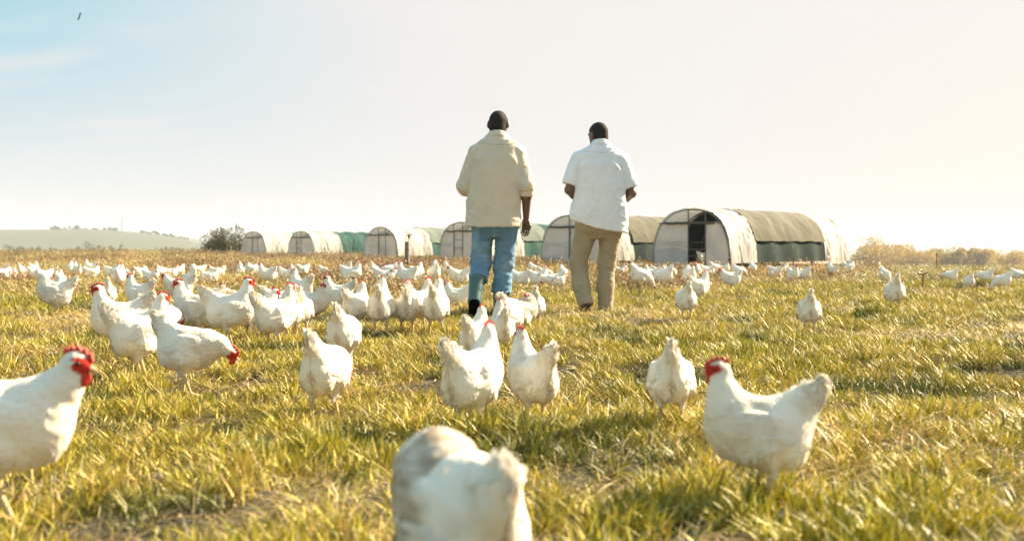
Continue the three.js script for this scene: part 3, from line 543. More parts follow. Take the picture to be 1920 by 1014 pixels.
  const trF = (x, y, z) => {
    let d = pel(x, y, z), L = 9; o.legs.forEach((l, i) => { const e = o.trouserEnd[i], dir = l[3].clone().sub(l[2]).normalize(), cut = (x - e.x) * dir.x + (y - e.y) * dir.y + (z - e.z) * dir.z; const q2 = smax(legF[i](x, y, z), cut, 0.012); L = i ? smin(L, q2, 0.012) : q2; });
    d = smin(d, L, 0.04);
    const kn = Math.exp(-(((y - 0.5) / 0.16) ** 2)) + 0.7 * Math.exp(-(((y - 0.18) / 0.14) ** 2)) + 0.35;
    const rid = (v) => Math.max(0, 1 - Math.abs(v) * 4);
    return d - o.crease * kn * (noise(x * 9, y * 24 + x * 8, z * 9) * 0.8 + rid(noise(x * 7 + 3, y * 19 - x * 9, z * 7)) * 0.8 + 0.5 * noise(x * 26, y * 34, z * 26)) - 0.004 * noise(x * 11, y * 5, z * 11);
  };
  part('trousers', surfaceNets(trF, [-0.42, -0.02, -0.45], [0.42, 1.08, 0.5], 0.0085, o.trouserColor), vc(0.95), g);
  for (const [x0, x1, y0, y1] of o.pockets) { const p = patch(trF, x0, x1, y0, y1, 0.35, 0.004, 10, 8, (u) => [0.16 * Math.abs(u - 0.5) * 2, 1]); part('back_pocket', p, mat(...o.pocketColor, 0.95), g); }
  return g;
}
function footwear(g, name, shaft, heel, ball, toe, r, color, soleColor, rough, shaftTop) {
  const up = [0, 0, 0], f = (x, y, z) => { let d = chain([A3(heel, r * 0.92), A3(ball, r * 0.98), A3(toe, r * 0.72)], 0.03)(x, y, z); if (shaft) { const dir = shaft[0].clone().sub(shaft[1]).normalize(), s = chain([A3(shaft[1], r * 1.05), A3(shaft[0], r * 1.38)], 0.02)(x, y, z), cut = (x - shaft[0].x) * dir.x + (y - shaft[0].y) * dir.y + (z - shaft[0].z) * dir.z; d = smin(d, smax(s, cut, 0.008), 0.04); } return d - 0.003 * noise(x * 14, y * 20, z * 14); };
  const all = [heel, ball, toe, ...(shaft || [])], lo = [0, 1, 2].map((k) => Math.min(...all.map((v) => v.getComponent(k))) - 0.13), hi = [0, 1, 2].map((k) => Math.max(...all.map((v) => v.getComponent(k))) + 0.13);
  const b = part(name, surfaceNets(f, lo, hi, 0.0085), mat(...color, rough, { clearcoat: rough < 0.4 ? 0.4 : 0 }), g);
  // sole: a slab below the foot line
  const d = toe.clone().sub(heel), L = d.length(), fw = d.clone().normalize(), side = V(1, 0, 0).addScaledVector(fw, -fw.x).normalize(), dn = new THREE.Vector3().crossVectors(side, fw).normalize(); if (dn.dot(footwear.down || V(0, -1, 0)) < 0) dn.negate();
  const sh = new THREE.Shape(), w = r * 0.98; sh.moveTo(-w * 0.75, -0.06); sh.quadraticCurveTo(0, -0.10, w * 0.75, -0.06); sh.bezierCurveTo(w * 0.95, 0.05, w * 0.6, L * 0.4, w * 1.05, L * 0.72); sh.quadraticCurveTo(w * 0.9, L + 0.055, 0, L + 0.06); sh.quadraticCurveTo(-w * 0.9, L + 0.055, -w * 1.0, L * 0.72); sh.bezierCurveTo(-w * 0.6, L * 0.4, -w * 0.95, 0.05, -w * 0.75, -0.06);
  const sg = new THREE.ExtrudeGeometry(sh, { depth: 0.022, bevelEnabled: true, bevelSize: 0.005, bevelThickness: 0.005, bevelSegments: 2, curveSegments: 10 });
  const ss = part('sole', sg.applyMatrix4(new THREE.Matrix4().makeBasis(side, fw, dn).setPosition(heel.clone().addScaledVector(dn, r * 0.72))), mat(...soleColor, 0.85), b);
  for (let i = 0; i < 7; i++) { const t = -0.04 + i * (L + 0.07) / 7; part('tread', boxAt(w * 1.3, 0.012, 0.008, 0, 0, 0).applyMatrix4(new THREE.Matrix4().makeBasis(side, fw, dn).setPosition(heel.clone().addScaledVector(fw, t).addScaledVector(dn, r * 0.72 + 0.03))), mat(soleColor[0] * 0.7, soleColor[1] * 0.7, soleColor[2] * 0.7, 0.9), b); }
}
{ // man in jeans
  const at = ground(930, 601), S = [V(-0.178, 1.50, 0.0), V(0.19, 1.495, 0.0)], E = [V(-0.285, 1.2, -0.02), V(0.275, 1.2, 0.05)], Wp = [V(-0.2, 1.13, -0.24), V(0.272, 0.905, -0.02)];
  const legs = [[V(-0.115, 0.88, 0.0), V(-0.138, 0.52, -0.04), V(-0.165, 0.33, 0.13), V(-0.185, 0.22, 0.22)], [V(0.1, 0.88, 0), V(0.072, 0.5, -0.03), V(0.05, 0.28, 0.0), V(0.035, 0.1, 0.02)]];
  const g = person({
    label: 'man in beige shirt, blue jeans and green rubber boots walking away', at: [at.x, at.y, at.z], head: V(0.022, 1.752, -0.03), headTilt: -0.28, headTurn: -0.16, neck: V(0.012, 1.632, 0.01), hip: V(-0.01, 0, 0),
    shoulders: S, elbows: E, wrists: Wp, rolls: [2.0, -0.5], curls: [0.7, 0.55], legs, skin: [0.125, 0.062, 0.040], shirt: [0.64, 0.555, 0.445], wrinkle: 0.009, yoke: 1.575,
    torso: [[0.78, -0.03, 0.0, 0.255, 0.165], [1.0, -0.025, 0.0, 0.245, 0.16], [1.25, -0.01, 0.005, 0.232, 0.158], [1.42, 0.0, 0.01, 0.222, 0.148], [1.54, 0.005, 0.01, 0.205, 0.12], [1.60, 0.01, 0.012, 0.165, 0.10], [1.645, 0.01, 0.012, 0.105, 0.085], [1.69, 0.012, 0.012, 0.072, 0.072]],
    sw: [0.076, 0.072, 0.066], sleeve: [1.16, 1.10], hem: (x, z) => 0.835 - 0.02 * x + 0.012 * noise(x * 5, 1, z * 5),
    cuffs: [[V(-0.272, 1.185, -0.075), V(0.36, -0.3, -0.88).normalize(), 0.062], [V(0.276, 1.15, 0.035), V(0, -0.97, -0.22).normalize(), 0.06]],
    pelvis: [[0.74, -0.01, 0, 0.10, 0.10], [0.84, -0.01, 0.01, 0.195, 0.135], [0.95, -0.01, 0.005, 0.19, 0.13], [1.04, -0.01, 0, 0.18, 0.12]], crease: 0.009, lr: [0.108, 0.082, 0.078, 0.074], trouserEnd: [V(-0.155, 0.36, 0.105), V(0.04, 0.235, 0.0)],
    trouserColor: (x, y, z) => { const w = sstep(-0.15, 0.35, fbm(x * 5, y * 3.2, z * 5, 4)), n = 1 + 0.14 * noise(x * 70, y * 25, z * 70); return [lerp(0.13, 0.24, w) * n, lerp(0.235, 0.355, w) * n, lerp(0.345, 0.465, w) * n]; },
    pockets: [[-0.15, -0.025, 0.70, 0.83], [0.015, 0.14, 0.70, 0.83]], pocketColor: [0.12, 0.22, 0.33],
  });
  const bootC = [0.045, 0.10, 0.088], soleC = [0.016, 0.018, 0.018];
  footwear.down = V(0, -0.1, 1);
  footwear(g, 'boot', [V(-0.168, 0.375, 0.125), V(-0.188, 0.19, 0.235)], V(-0.19, 0.165, 0.23), V(-0.195, 0.065, 0.13), V(-0.197, 0.045, 0.10), 0.054, bootC, soleC, 0.35);
  footwear.down = V(0, -1, 0);
  footwear(g, 'boot', [V(0.043, 0.28, 0.0), V(0.036, 0.1, 0.02)], V(0.035, 0.07, 0.035), V(0.04, 0.06, -0.09), V(0.042, 0.05, -0.15), 0.056, bootC, soleC, 0.35);
}
{ // man in white shirt
  const at = ground(1122, 589), S = [V(-0.188, 1.51, 0.0), V(0.21, 1.502, 0.0)], E = [V(-0.285, 1.215, 0.02), V(0.325, 1.185, 0.0)], Wp = [V(-0.12, 1.08, -0.26), V(0.17, 1.06, -0.27)];
  const legs = [[V(-0.11, 0.88, 0.0), V(-0.19, 0.5, -0.06), V(-0.168, 0.28, 0.0), V(-0.12, 0.09, 0.09)], [V(0.13, 0.88, 0.0), V(0.085, 0.5, -0.05), V(0.075, 0.28, -0.03), V(0.072, 0.07, -0.02)]];
  const g = person({
    label: 'man in white short-sleeved shirt and khaki trousers walking away', at: [at.x, at.y, at.z], head: V(0.0, 1.748, -0.05), headTilt: -0.3, headTurn: 0.62, neck: V(0.02, 1.64, 0.005), hip: V(0.01, 0, 0),
    shoulders: S, elbows: E, wrists: Wp, rolls: [2.4, -2.4], curls: [0.8, 0.8], legs, skin: [0.13, 0.066, 0.044], shirt: [0.70, 0.73, 0.77], wrinkle: 0.009, yoke: 1.58,
    torso: [[0.76, 0.01, 0.01, 0.275, 0.185], [0.95, 0.0, 0.01, 0.285, 0.185], [1.2, 0.01, 0.01, 0.25, 0.17], [1.42, 0.01, 0.01, 0.230, 0.152], [1.54, 0.012, 0.01, 0.212, 0.122], [1.605, 0.018, 0.01, 0.17, 0.102], [1.65, 0.02, 0.01, 0.108, 0.086], [1.695, 0.02, 0.008, 0.075, 0.073]],
    sw: [0.088, 0.09, 0.08], sleeve: [0.86, 0.84], hem: (x, z) => 0.85 - 0.16 * x - 0.35 * Math.max(0, 0.06 - (x - 0.12) ** 2) + 0.6 * Math.max(0, -x - 0.12) ** 1.5,
    pelvis: [[0.74, 0.01, 0, 0.11, 0.11], [0.84, 0.015, 0.01, 0.225, 0.15], [0.95, 0.01, 0.005, 0.22, 0.145], [1.04, 0.01, 0, 0.21, 0.135]], crease: 0.005, lr: [0.116, 0.083, 0.079, 0.075], trouserEnd: [V(-0.125, 0.085, 0.09), V(0.072, 0.02, -0.02)],
    trouserColor: cloth([0.335, 0.28, 0.195], 8, 0.14), pockets: [[0.05, 0.175, 0.70, 0.82]], pocketColor: [0.32, 0.268, 0.187],
  });
  const shoe = [0.022, 0.018, 0.016];
  footwear.down = V(0, -1, 0.3);
  footwear(g, 'shoe', null, V(-0.125, 0.075, 0.09), V(-0.128, 0.05, -0.02), V(-0.13, 0.045, -0.08), 0.045, shoe, [0.03, 0.027, 0.025], 0.5);
  footwear.down = V(0, -1, 0);
  footwear(g, 'shoe', null, V(0.072, 0.052, 0.0), V(0.075, 0.05, -0.1), V(0.077, 0.046, -0.16), 0.045, shoe, [0.03, 0.027, 0.025], 0.5);
}
// ---------------------------------------------------------------- hens (facing local +x)
const SKIN = { comb: mat(0.56, 0.035, 0.02, 0.55, { transmission: 0.15, thickness: 0 }), beak: mat(0.55, 0.36, 0.16, 0.5), eye: mat(0.02, 0.012, 0.008, 0.15) };
const featherTex = (() => {                                                       // overlapping feather tips, a height map
  const W = 256, n = 6, data = new Uint8Array(W * W * 4), c = W / n;
  for (let y = 0; y < W; y++) for (let x = 0; x < W; x++) {
    let h = 0;
    for (let r = 0; r < 3; r++) {                                                  // topmost row that covers this point
      const row = Math.floor(y / c) - r, off = (((row % 2) + 2) % 2) * 0.5, fx = ((x / c + off) % 1) - 0.5, fy = y / c - row, tip = 1.75 * (1 - 1.6 * fx * fx);
      if (fy < tip) { h = 0.25 + 0.75 * (fy / 1.75) - 0.25 * Math.abs(fx) + 0.06 * Math.sin((fy * 2 + Math.abs(fx) * 5) * 9); }
    }
    const o = (y * W + x) * 4; data[o] = data[o + 1] = data[o + 2] = Math.max(0, Math.min(255, 255 * h)); data[o + 3] = 255;
  }
  const t = new THREE.DataTexture(data, W, W); t.wrapS = t.wrapT = THREE.RepeatWrapping; t.magFilter = THREE.LinearFilter; t.repeat.set(1 / 0.105, 1 / 0.105); t.needsUpdate = true; return t;
})();
const henMat = mat(1, 1, 1, 0.85, { vertexColors: true, bumpMap: featherTex, bumpScale: 0.0026 }), plumeMat = mat(1, 1, 1, 0.85, { vertexColors: true, transmission: 0.22, thickness: 0 });
const POSES = {
  alert: { n: [[0.065, 0.265], [0.083, 0.328], [0.093, 0.385]], fwd: [1, -0.08, 0], pitch: 0, step: 0.02 },
  turned: { n: [[0.063, 0.265], [0.076, 0.325], [0.08, 0.38]], fwd: [0.55, -0.1, 0.8], pitch: 0.05, step: -0.015 },
  walk: { n: [[0.07, 0.258], [0.115, 0.305], [0.142, 0.352]], fwd: [1, -0.18, 0], pitch: -0.03, step: 0.05 },
  low: { n: [[0.08, 0.235], [0.135, 0.235], [0.185, 0.195]], fwd: [0.85, -0.5, 0.1], pitch: -0.10, step: 0.035 },
  peck: { n: [[0.08, 0.205], [0.135, 0.16], [0.172, 0.085]], fwd: [0.5, -0.85, 0], pitch: -0.18, step: -0.03 },
  hunched: { n: [[0.06, 0.262], [0.066, 0.305], [0.05, 0.332]], fwd: [-0.35, -0.35, 0.86], pitch: 0.06, step: 0.0 },
  stoop: { n: [[0.06, 0.265], [0.12, 0.262], [0.165, 0.205]], fwd: [0.7, -0.7, 0.1], pitch: 0.16, step: 0.01, tail: 0.62 },
  resting: { n: [[0.065, 0.262], [0.08, 0.318], [0.088, 0.362]], fwd: [1, -0.1, 0.25], pitch: 0.02, step: 0, drop: 0.105 },
};
function henModel(pose, cell, plumes, sd, dust = 0) {
  seed(sd);
  const { n, fwd, pitch, step, drop = 0, tail: tl8 = 1 } = POSES[pose], cp = Math.cos(pitch), sp = Math.sin(pitch), PX = -0.02, PY = 0.18;
  const R = (x, y, z = 0) => [PX + (x - PX) * cp - (y - PY) * sp, PY + (x - PX) * sp + (y - PY) * cp - drop, z];
  const breast = R(0.038, 0.212), mid = R(-0.02, 0.212), rump = R(-0.075, 0.222), t0 = R(-0.088, 0.245), t1 = R(-0.088 - 0.052 * tl8, 0.245 + 0.055 * tl8), t2 = R(-0.088 - 0.094 * tl8, 0.245 + 0.097 * tl8), crop = R(0.06, 0.238);
  const N0 = [n[0][0], n[0][1] - drop, 0], N1 = [n[1][0], n[1][1] - drop, 0], HD = [n[2][0], n[2][1] - drop, 0];
  const f = V(...fwd).normalize(), side = V(0, 0, 1).addScaledVector(f, -f.z).normalize(), up = V().crossVectors ? new THREE.Vector3().crossVectors(side, f).normalize() : null;
  const B = new THREE.Matrix4().makeBasis(f, up, side).setPosition(...HD), BI = B.clone().invert().elements;
  const wingC = R(-0.022, 0.228), wa = pitch + 0.22, wc = Math.cos(wa), ws = Math.sin(wa);
  const head = (x, y, z) => {
    const X = BI[0] * x + BI[4] * y + BI[8] * z + BI[12], Y = BI[1] * x + BI[5] * y + BI[9] * z + BI[13], Z = BI[2] * x + BI[6] * y + BI[10] * z + BI[14];
    let d = ell(X, Y, Z, [0.002, 0, 0], [0.031, 0.0265, 0.0235]); d = smin(d, cap(X, Y, Z, [0.015, -0.004, 0], [0.034, -0.006, 0], 0.015, 0.0095), 0.012);
    return [d, X, Y, Z];
  };
  const legD = (x, y, z) => {
    let d = 9; if (drop) return d;
    for (const s of [1, -1]) {
      const st = step * s, K = [-0.035 + st * 0.3, 0.105, 0.042 * s], A = [-0.02 + st, 0.012, 0.044 * s];
      d = Math.min(d, cap(x, y, z, K, A, 0.0095, 0.0075));
      for (const a of [-0.5, 0, 0.5, 3.1]) d = Math.min(d, cap(x, y, z, A, [A[0] + Math.cos(a) * (a > 2 ? 0.022 : 0.048), 0.005, A[2] + Math.sin(a) * 0.045], 0.007, 0.004));
    }
    return d;
  };
  const fn = (x, y, z) => {
    const zz = z * 1.12;
    let d = cap(x, y, zz, breast, mid, 0.075, 0.083); d = smin(d, cap(x, y, zz, mid, rump, 0.083, 0.064), 0.05); d = smin(d, cap(x, y, zz, crop, N0, 0.064, 0.056), 0.06);
    d = smin(d, cap(x, y, z, N0, N1, 0.053, 0.037), 0.045); d = smin(d, cap(x, y, z, N1, HD, 0.037, 0.026), 0.025);
    d = smin(d, head(x, y, z)[0], 0.012);
    const tz = z * 1.45; let tl = cap(x, y, tz, t0, t1, 0.070, 0.044); tl = smin(tl, cap(x, y, tz, t1, t2, 0.044, 0.020), 0.02); d = smin(d, tl * 0.8, 0.06);
    d = smin(d, ell(x, y, z, R(-0.09, 0.178), [0.055, 0.062, 0.07]), 0.035);
    const az = Math.abs(z), wx = x - wingC[0], wy = y - wingC[1], wX = wx * wc + wy * ws, wY = -wx * ws + wy * wc;
    const taper = 1 + 0.9 * Math.max(0, -wX - 0.02) / 0.1;
    d = smin(d, ell(wX, wY * taper, az, [0, 0, 0.067 - 0.32 * Math.max(0, -wX - 0.01)], [0.093, 0.053, 0.027]), 0.005);
    if (!drop) for (const s of [1, -1]) { const st = step * s; d = smin(d, cap(x, y, z, [-0.02 + st * 0.15, 0.17, 0.042 * s], [-0.038 + st * 0.3, 0.116, 0.042 * s], 0.060, 0.017), 0.022); }
    d -= 0.0018 * noise(x * 60, y * 60, z * 60) + 0.003 * noise(x * 20, y * 24, z * 20);
    return Math.min(d, legD(x, y, z));
  };
  const shade = (x, y, z) => {
    const [hd, X, Y, Z] = head(x, y, z);
    if (hd < 0.004 && X > -0.006 && Y < 0.018 && Y > -0.024 && Math.hypot(X - 0.016, Y + 0.002) < 0.0235) return [0.50, 0.03, 0.018];
    if (!drop && legD(x, y, z) < 0.003 && y < 0.1) return [0.60, 0.44, 0.22];
    const a = fbm(x * 9, y * 9, z * 9 + sd, 3), dirt = sstep(0.0, 0.5, a);
    const vent = (x < rump[0] - 0.03 ? 0.85 : 0) * sstep(0.034, 0.010, Math.hypot((y - rump[1] + 0.035) * 0.8, z * 1.25) + 0.009 * noise(x * 70, y * 70, z * 70));
    const dusty = dust * sstep(-0.05, 0.3, noise(x * 8 + 3, y * 8, z * 8) + 0.12 * noise(x * 40, y * 40, z * 40) + (x > -0.04 ? 0.3 : -0.2) - 4 * Math.max(0, z)), k = Math.min(1, dirt * 0.42 + vent), q = Math.min(1, dusty * (0.75 + 0.4 * noise(x * 30, y * 90, z * 30)));
    return [lerp(lerp(0.86, 0.56, k), 0.36, q), lerp(lerp(0.785, 0.41, k), 0.27, q), lerp(lerp(0.685, 0.26, k), 0.185, q)];
  };
  const body = surfaceNets(fn, [-0.27, -0.01, -0.13], [0.27, 0.44, 0.13], cell, shade);
  { // feather coordinates: along the bird from head to tail, and round it
    const line = [HD, N1, N0, mid, rump, t1, t2], P = body.attributes.position, uv = new Float32Array(P.count * 2);
    for (let i = 0; i < P.count; i++) {
      const x = P.getX(i), y = P.getY(i), z = P.getZ(i); let su = 0, sn = 0, sw = 0, run = 0;
      for (let q = 0; q < line.length - 1; q++) {
        const a = line[q], b = line[q + 1], ex = b[0] - a[0], ey = b[1] - a[1], L = Math.hypot(ex, ey), t = ((x - a[0]) * ex + (y - a[1]) * ey) / (L * L), tc = Math.min(1, Math.max(0, t)), dx = x - a[0] - ex * tc, dy = y - a[1] - ey * tc, dd = Math.hypot(dx, dy, z);
        const w = 1 / (dd * dd * dd * dd + 1e-7); su += w * (run + L * tc); sn += w * (-(dx * -ey + dy * ex) / L); sw += w;
        run += L;
      }
      uv[2 * i] = Math.atan2(z, sn / sw) * 0.067; uv[2 * i + 1] = su / sw;
    }
    body.setAttribute('uv', new THREE.BufferAttribute(uv, 2));
  }
  let plume = null;
  if (plumes) {
    const P = body.attributes.position, N = body.attributes.normal, I = body.index.array, C = body.attributes.color, nT = I.length / 3, pos = [], nor = [], col = [], idx = [], acc = new Float32Array(nT); let tot = 0;
    const a = V(), b = V(), c = V(), nn = V(), fl = V(), sd2 = V();
    for (let i = 0; i < nT; i++) { a.fromBufferAttribute(P, I[3 * i]); b.fromBufferAttribute(P, I[3 * i + 1]); c.fromBufferAttribute(P, I[3 * i + 2]); tot += b.sub(a).cross(c.sub(a)).length(); acc[i] = tot; }
    for (let q = 0; q < plumes; q++) {
      const r = rnd() * tot; let lo = 0, hi = nT - 1; while (lo < hi) { const m = (lo + hi) >> 1; acc[m] < r ? lo = m + 1 : hi = m; }
      const v = I[3 * lo + (q % 3)]; a.fromBufferAttribute(P, v); nn.fromBufferAttribute(N, v);
      const [hd] = head(a.x, a.y, a.z); if (hd < 0.014 || legD(a.x, a.y, a.z) < 0.006) continue;
      const keep = rnd(), neck = cap(a.x, a.y, a.z, N0, N1, 0.05, 0.036) < 0.012 || cap(a.x, a.y, a.z, N1, HD, 0.036, 0.027) < 0.012, tail = cap(a.x, a.y, a.z * 1.45, t0, t2, 0.06, 0.02) < 0.012;
      if (!tail && a.y > 0.19 - drop && keep > 0.12) continue;
      let L = 0.026;
      if (neck) { fl.set(N0[0] - HD[0] - 0.03, N0[1] - HD[1] - 0.03, 0); L = 0.022; } else if (tail) { fl.set(t2[0] - t0[0], t2[1] - t0[1], 0); L = 0.036; } else if (a.y < 0.175 - drop) { fl.set(-0.5, -1, 0); L = 0.03; } else fl.set(-1, -0.22 + sp, 0);
      fl.x += rr(-0.12, 0.12); fl.z += rr(-0.15, 0.15);
      fl.addScaledVector(nn, -fl.dot(nn)); if (fl.lengthSq() < 1e-6) continue; fl.normalize(); sd2.crossVectors(nn, fl);
      L *= rr(0.75, 1.3); const w = L * rr(0.24, 0.34), lift = (tail || a.y < 0.175 - drop ? 1 : 0.3) * rr(0.03, 0.12), base = pos.length / 3, tint = rr(0.965, 1.03), cr = C.getX(v), cg = C.getY(v), cb = C.getZ(v);
      for (const [t, k] of [[0, 0.6], [0.45, 1], [0.8, 0.75], [1, 0]]) {
        const h = -0.001 + L * lift * t * (1.15 - 0.45 * t), X = a.x + fl.x * L * (t - 0.25) + nn.x * h, Y = a.y + fl.y * L * (t - 0.25) + nn.y * h, Z = a.z + fl.z * L * (t - 0.25) + nn.z * h;
        const nv = [nn.x - fl.x * 0.06, nn.y - fl.y * 0.06, nn.z - fl.z * 0.06];
        for (const s of k ? [-1, 1] : [0]) { pos.push(X + sd2.x * w * k * s - nn.x * 0.001 * Math.abs(s), Y + sd2.y * w * k * s - nn.y * 0.001 * Math.abs(s), Z + sd2.z * w * k * s - nn.z * 0.001 * Math.abs(s)); nor.push(nv[0] + sd2.x * s * 0.12, nv[1] + sd2.y * s * 0.12, nv[2] + sd2.z * s * 0.12); col.push(cr * tint, cg * tint, cb * tint); }
      }
      idx.push(base, base + 3, base + 1, base, base + 2, base + 3, base + 2, base + 5, base + 3, base + 2, base + 4, base + 5, base + 4, base + 6, base + 5);
    }
    const blade = (p, dir, nrm, L, w, lift, tone) => {
      const sv = new THREE.Vector3().crossVectors(nrm, dir).normalize(), base = pos.length / 3;
      for (const [t, k] of [[0, 0.55], [0.3, 0.9], [0.65, 1], [0.9, 0.65], [1, 0]]) for (const s of k ? [-1, 1] : [0]) {
        const X = V(p.x, p.y, p.z).addScaledVector(dir, L * t).addScaledVector(sv, w * k * s).addScaledVector(nrm, lift * t + 0.002 - 0.002 * Math.abs(s));
        pos.push(X.x, X.y, X.z); nor.push(nrm.x + sv.x * s * 0.3, nrm.y + sv.y * s * 0.3, nrm.z + sv.z * s * 0.3); col.push(0.86 * tone, 0.785 * tone, 0.69 * tone);
      }
      for (let q = 0; q < 3; q++) { const b0 = base + q * 2; idx.push(b0, b0 + 3, b0 + 1, b0, b0 + 2, b0 + 3); } idx.push(base + 6, base + 8, base + 7);
    };
    for (const s of [1, -1]) {
      for (let q = 0; q < 9; q++) {                                                // flight feathers along the lower wing edge
        const u = q / 8, lx = 0.035 - 0.085 * u, ly = -0.028 + 0.03 * u, X = wingC[0] + lx * wc - ly * ws, Y = wingC[1] + lx * ws + ly * wc; let z = 0.14;
        for (let k = 0; k < 40; k++) { const dd = fn(X, Y, z * s); if (dd < 0.0006) break; z -= Math.max(0.0006, dd * 0.7); }
        blade(V(X, Y, (z + 0.001) * s), V(-wc + 0.1, -ws - 0.10 + 0.1 * u, -0.30 * s).normalize(), V(-0.3, 0.12, s).normalize(), 0.06 + 0.012 * Math.sin(u * 3), 0.0105, 0.002, rr(0.93, 1.02));
      }
      for (let q = 0; q < 7; q++) {                                                // tail fan
        const a = Math.atan2(t2[1] - t0[1], t2[0] - t0[0]) + (q - 3) * 0.13, o = 0.3 + 0.05 * (q % 3);
        blade(V(lerp(t0[0], t2[0], o), lerp(t0[1], t2[1], o) + (3 - q) * 0.006, s * (0.024 - 0.002 * Math.abs(q - 3))), V(Math.cos(a), Math.sin(a), -0.16 * s).normalize(), V(0, 0, s), 0.095 - 0.006 * Math.abs(q - 3), 0.014, 0.0, rr(0.94, 1.02));
      }
    }
    plume = geo(pos, idx, col, nor);
  }
  // comb, wattles, beak and eyes in the head's own axes
  const cs = new THREE.Shape(); cs.moveTo(0.036, 0.004); cs.lineTo(0.040, 0.016);
  for (const [x, y] of [[0.032, 0.036], [0.026, 0.026], [0.018, 0.046], [0.011, 0.034], [0.002, 0.049], [-0.005, 0.036], [-0.015, 0.046], [-0.018, 0.032], [-0.031, 0.036], [-0.026, 0.020]]) cs.lineTo(x, y);
  cs.lineTo(-0.012, 0.018); cs.lineTo(0.02, 0.012);
  const comb = new THREE.ExtrudeGeometry(cs, { depth: 0.004, bevelEnabled: true, bevelSize: 0.002, bevelThickness: 0.002, bevelSegments: 2, curveSegments: 4 }).translate(0, 0, -0.002).translate(0, -0.014, 0).scale(0.95, 0.78, 1).translate(0, 0.0135, 0);
  const wattle = (s) => { const g = new THREE.SphereGeometry(1, 10, 8).scale(0.011, 0.018, 0.005); return g.rotateX(s * 0.2).translate(0.026, -0.027, s * 0.009); };
  const beak = new THREE.ConeGeometry(0.0085, 0.026, 8).rotateZ(-Math.PI / 2 - 0.22).translate(0.051, -0.007, 0);
  const eye = (s) => new THREE.SphereGeometry(0.0052, 8, 6).translate(0.015, 0.006, s * 0.0215);
  for (const g of [comb, beak]) g.applyMatrix4(B);
  return { body, plume, comb, beak, wattles: [1, -1].map((s) => wattle(s).applyMatrix4(B)), eyes: [1, -1].map((s) => eye(s).applyMatrix4(B)), y0: drop };
}
const henModels = {}, henProto = {};
function henPrototype(pose, near, dust = 0) {
  const key = pose + near + dust;
  if (!henProto[key]) {
    const m = henModel(pose, near ? 0.0052 : 0.011, near ? 2600 : 0, 200 + Object.keys(POSES).indexOf(pose), dust), g = new THREE.Group();
    part('body', m.body, henMat, g);
    if (m.plume) part('plumage', m.plume, plumeMat, g);
    part('comb', m.comb, SKIN.comb, g);
    if (near) { part('beak', m.beak, SKIN.beak, g); for (const w of m.wattles) part('wattle', w, SKIN.comb, g); for (const e of m.eyes) part('eye', e, SKIN.eye, g); }
    henProto[key] = g;
  }
  return henProto[key];
}
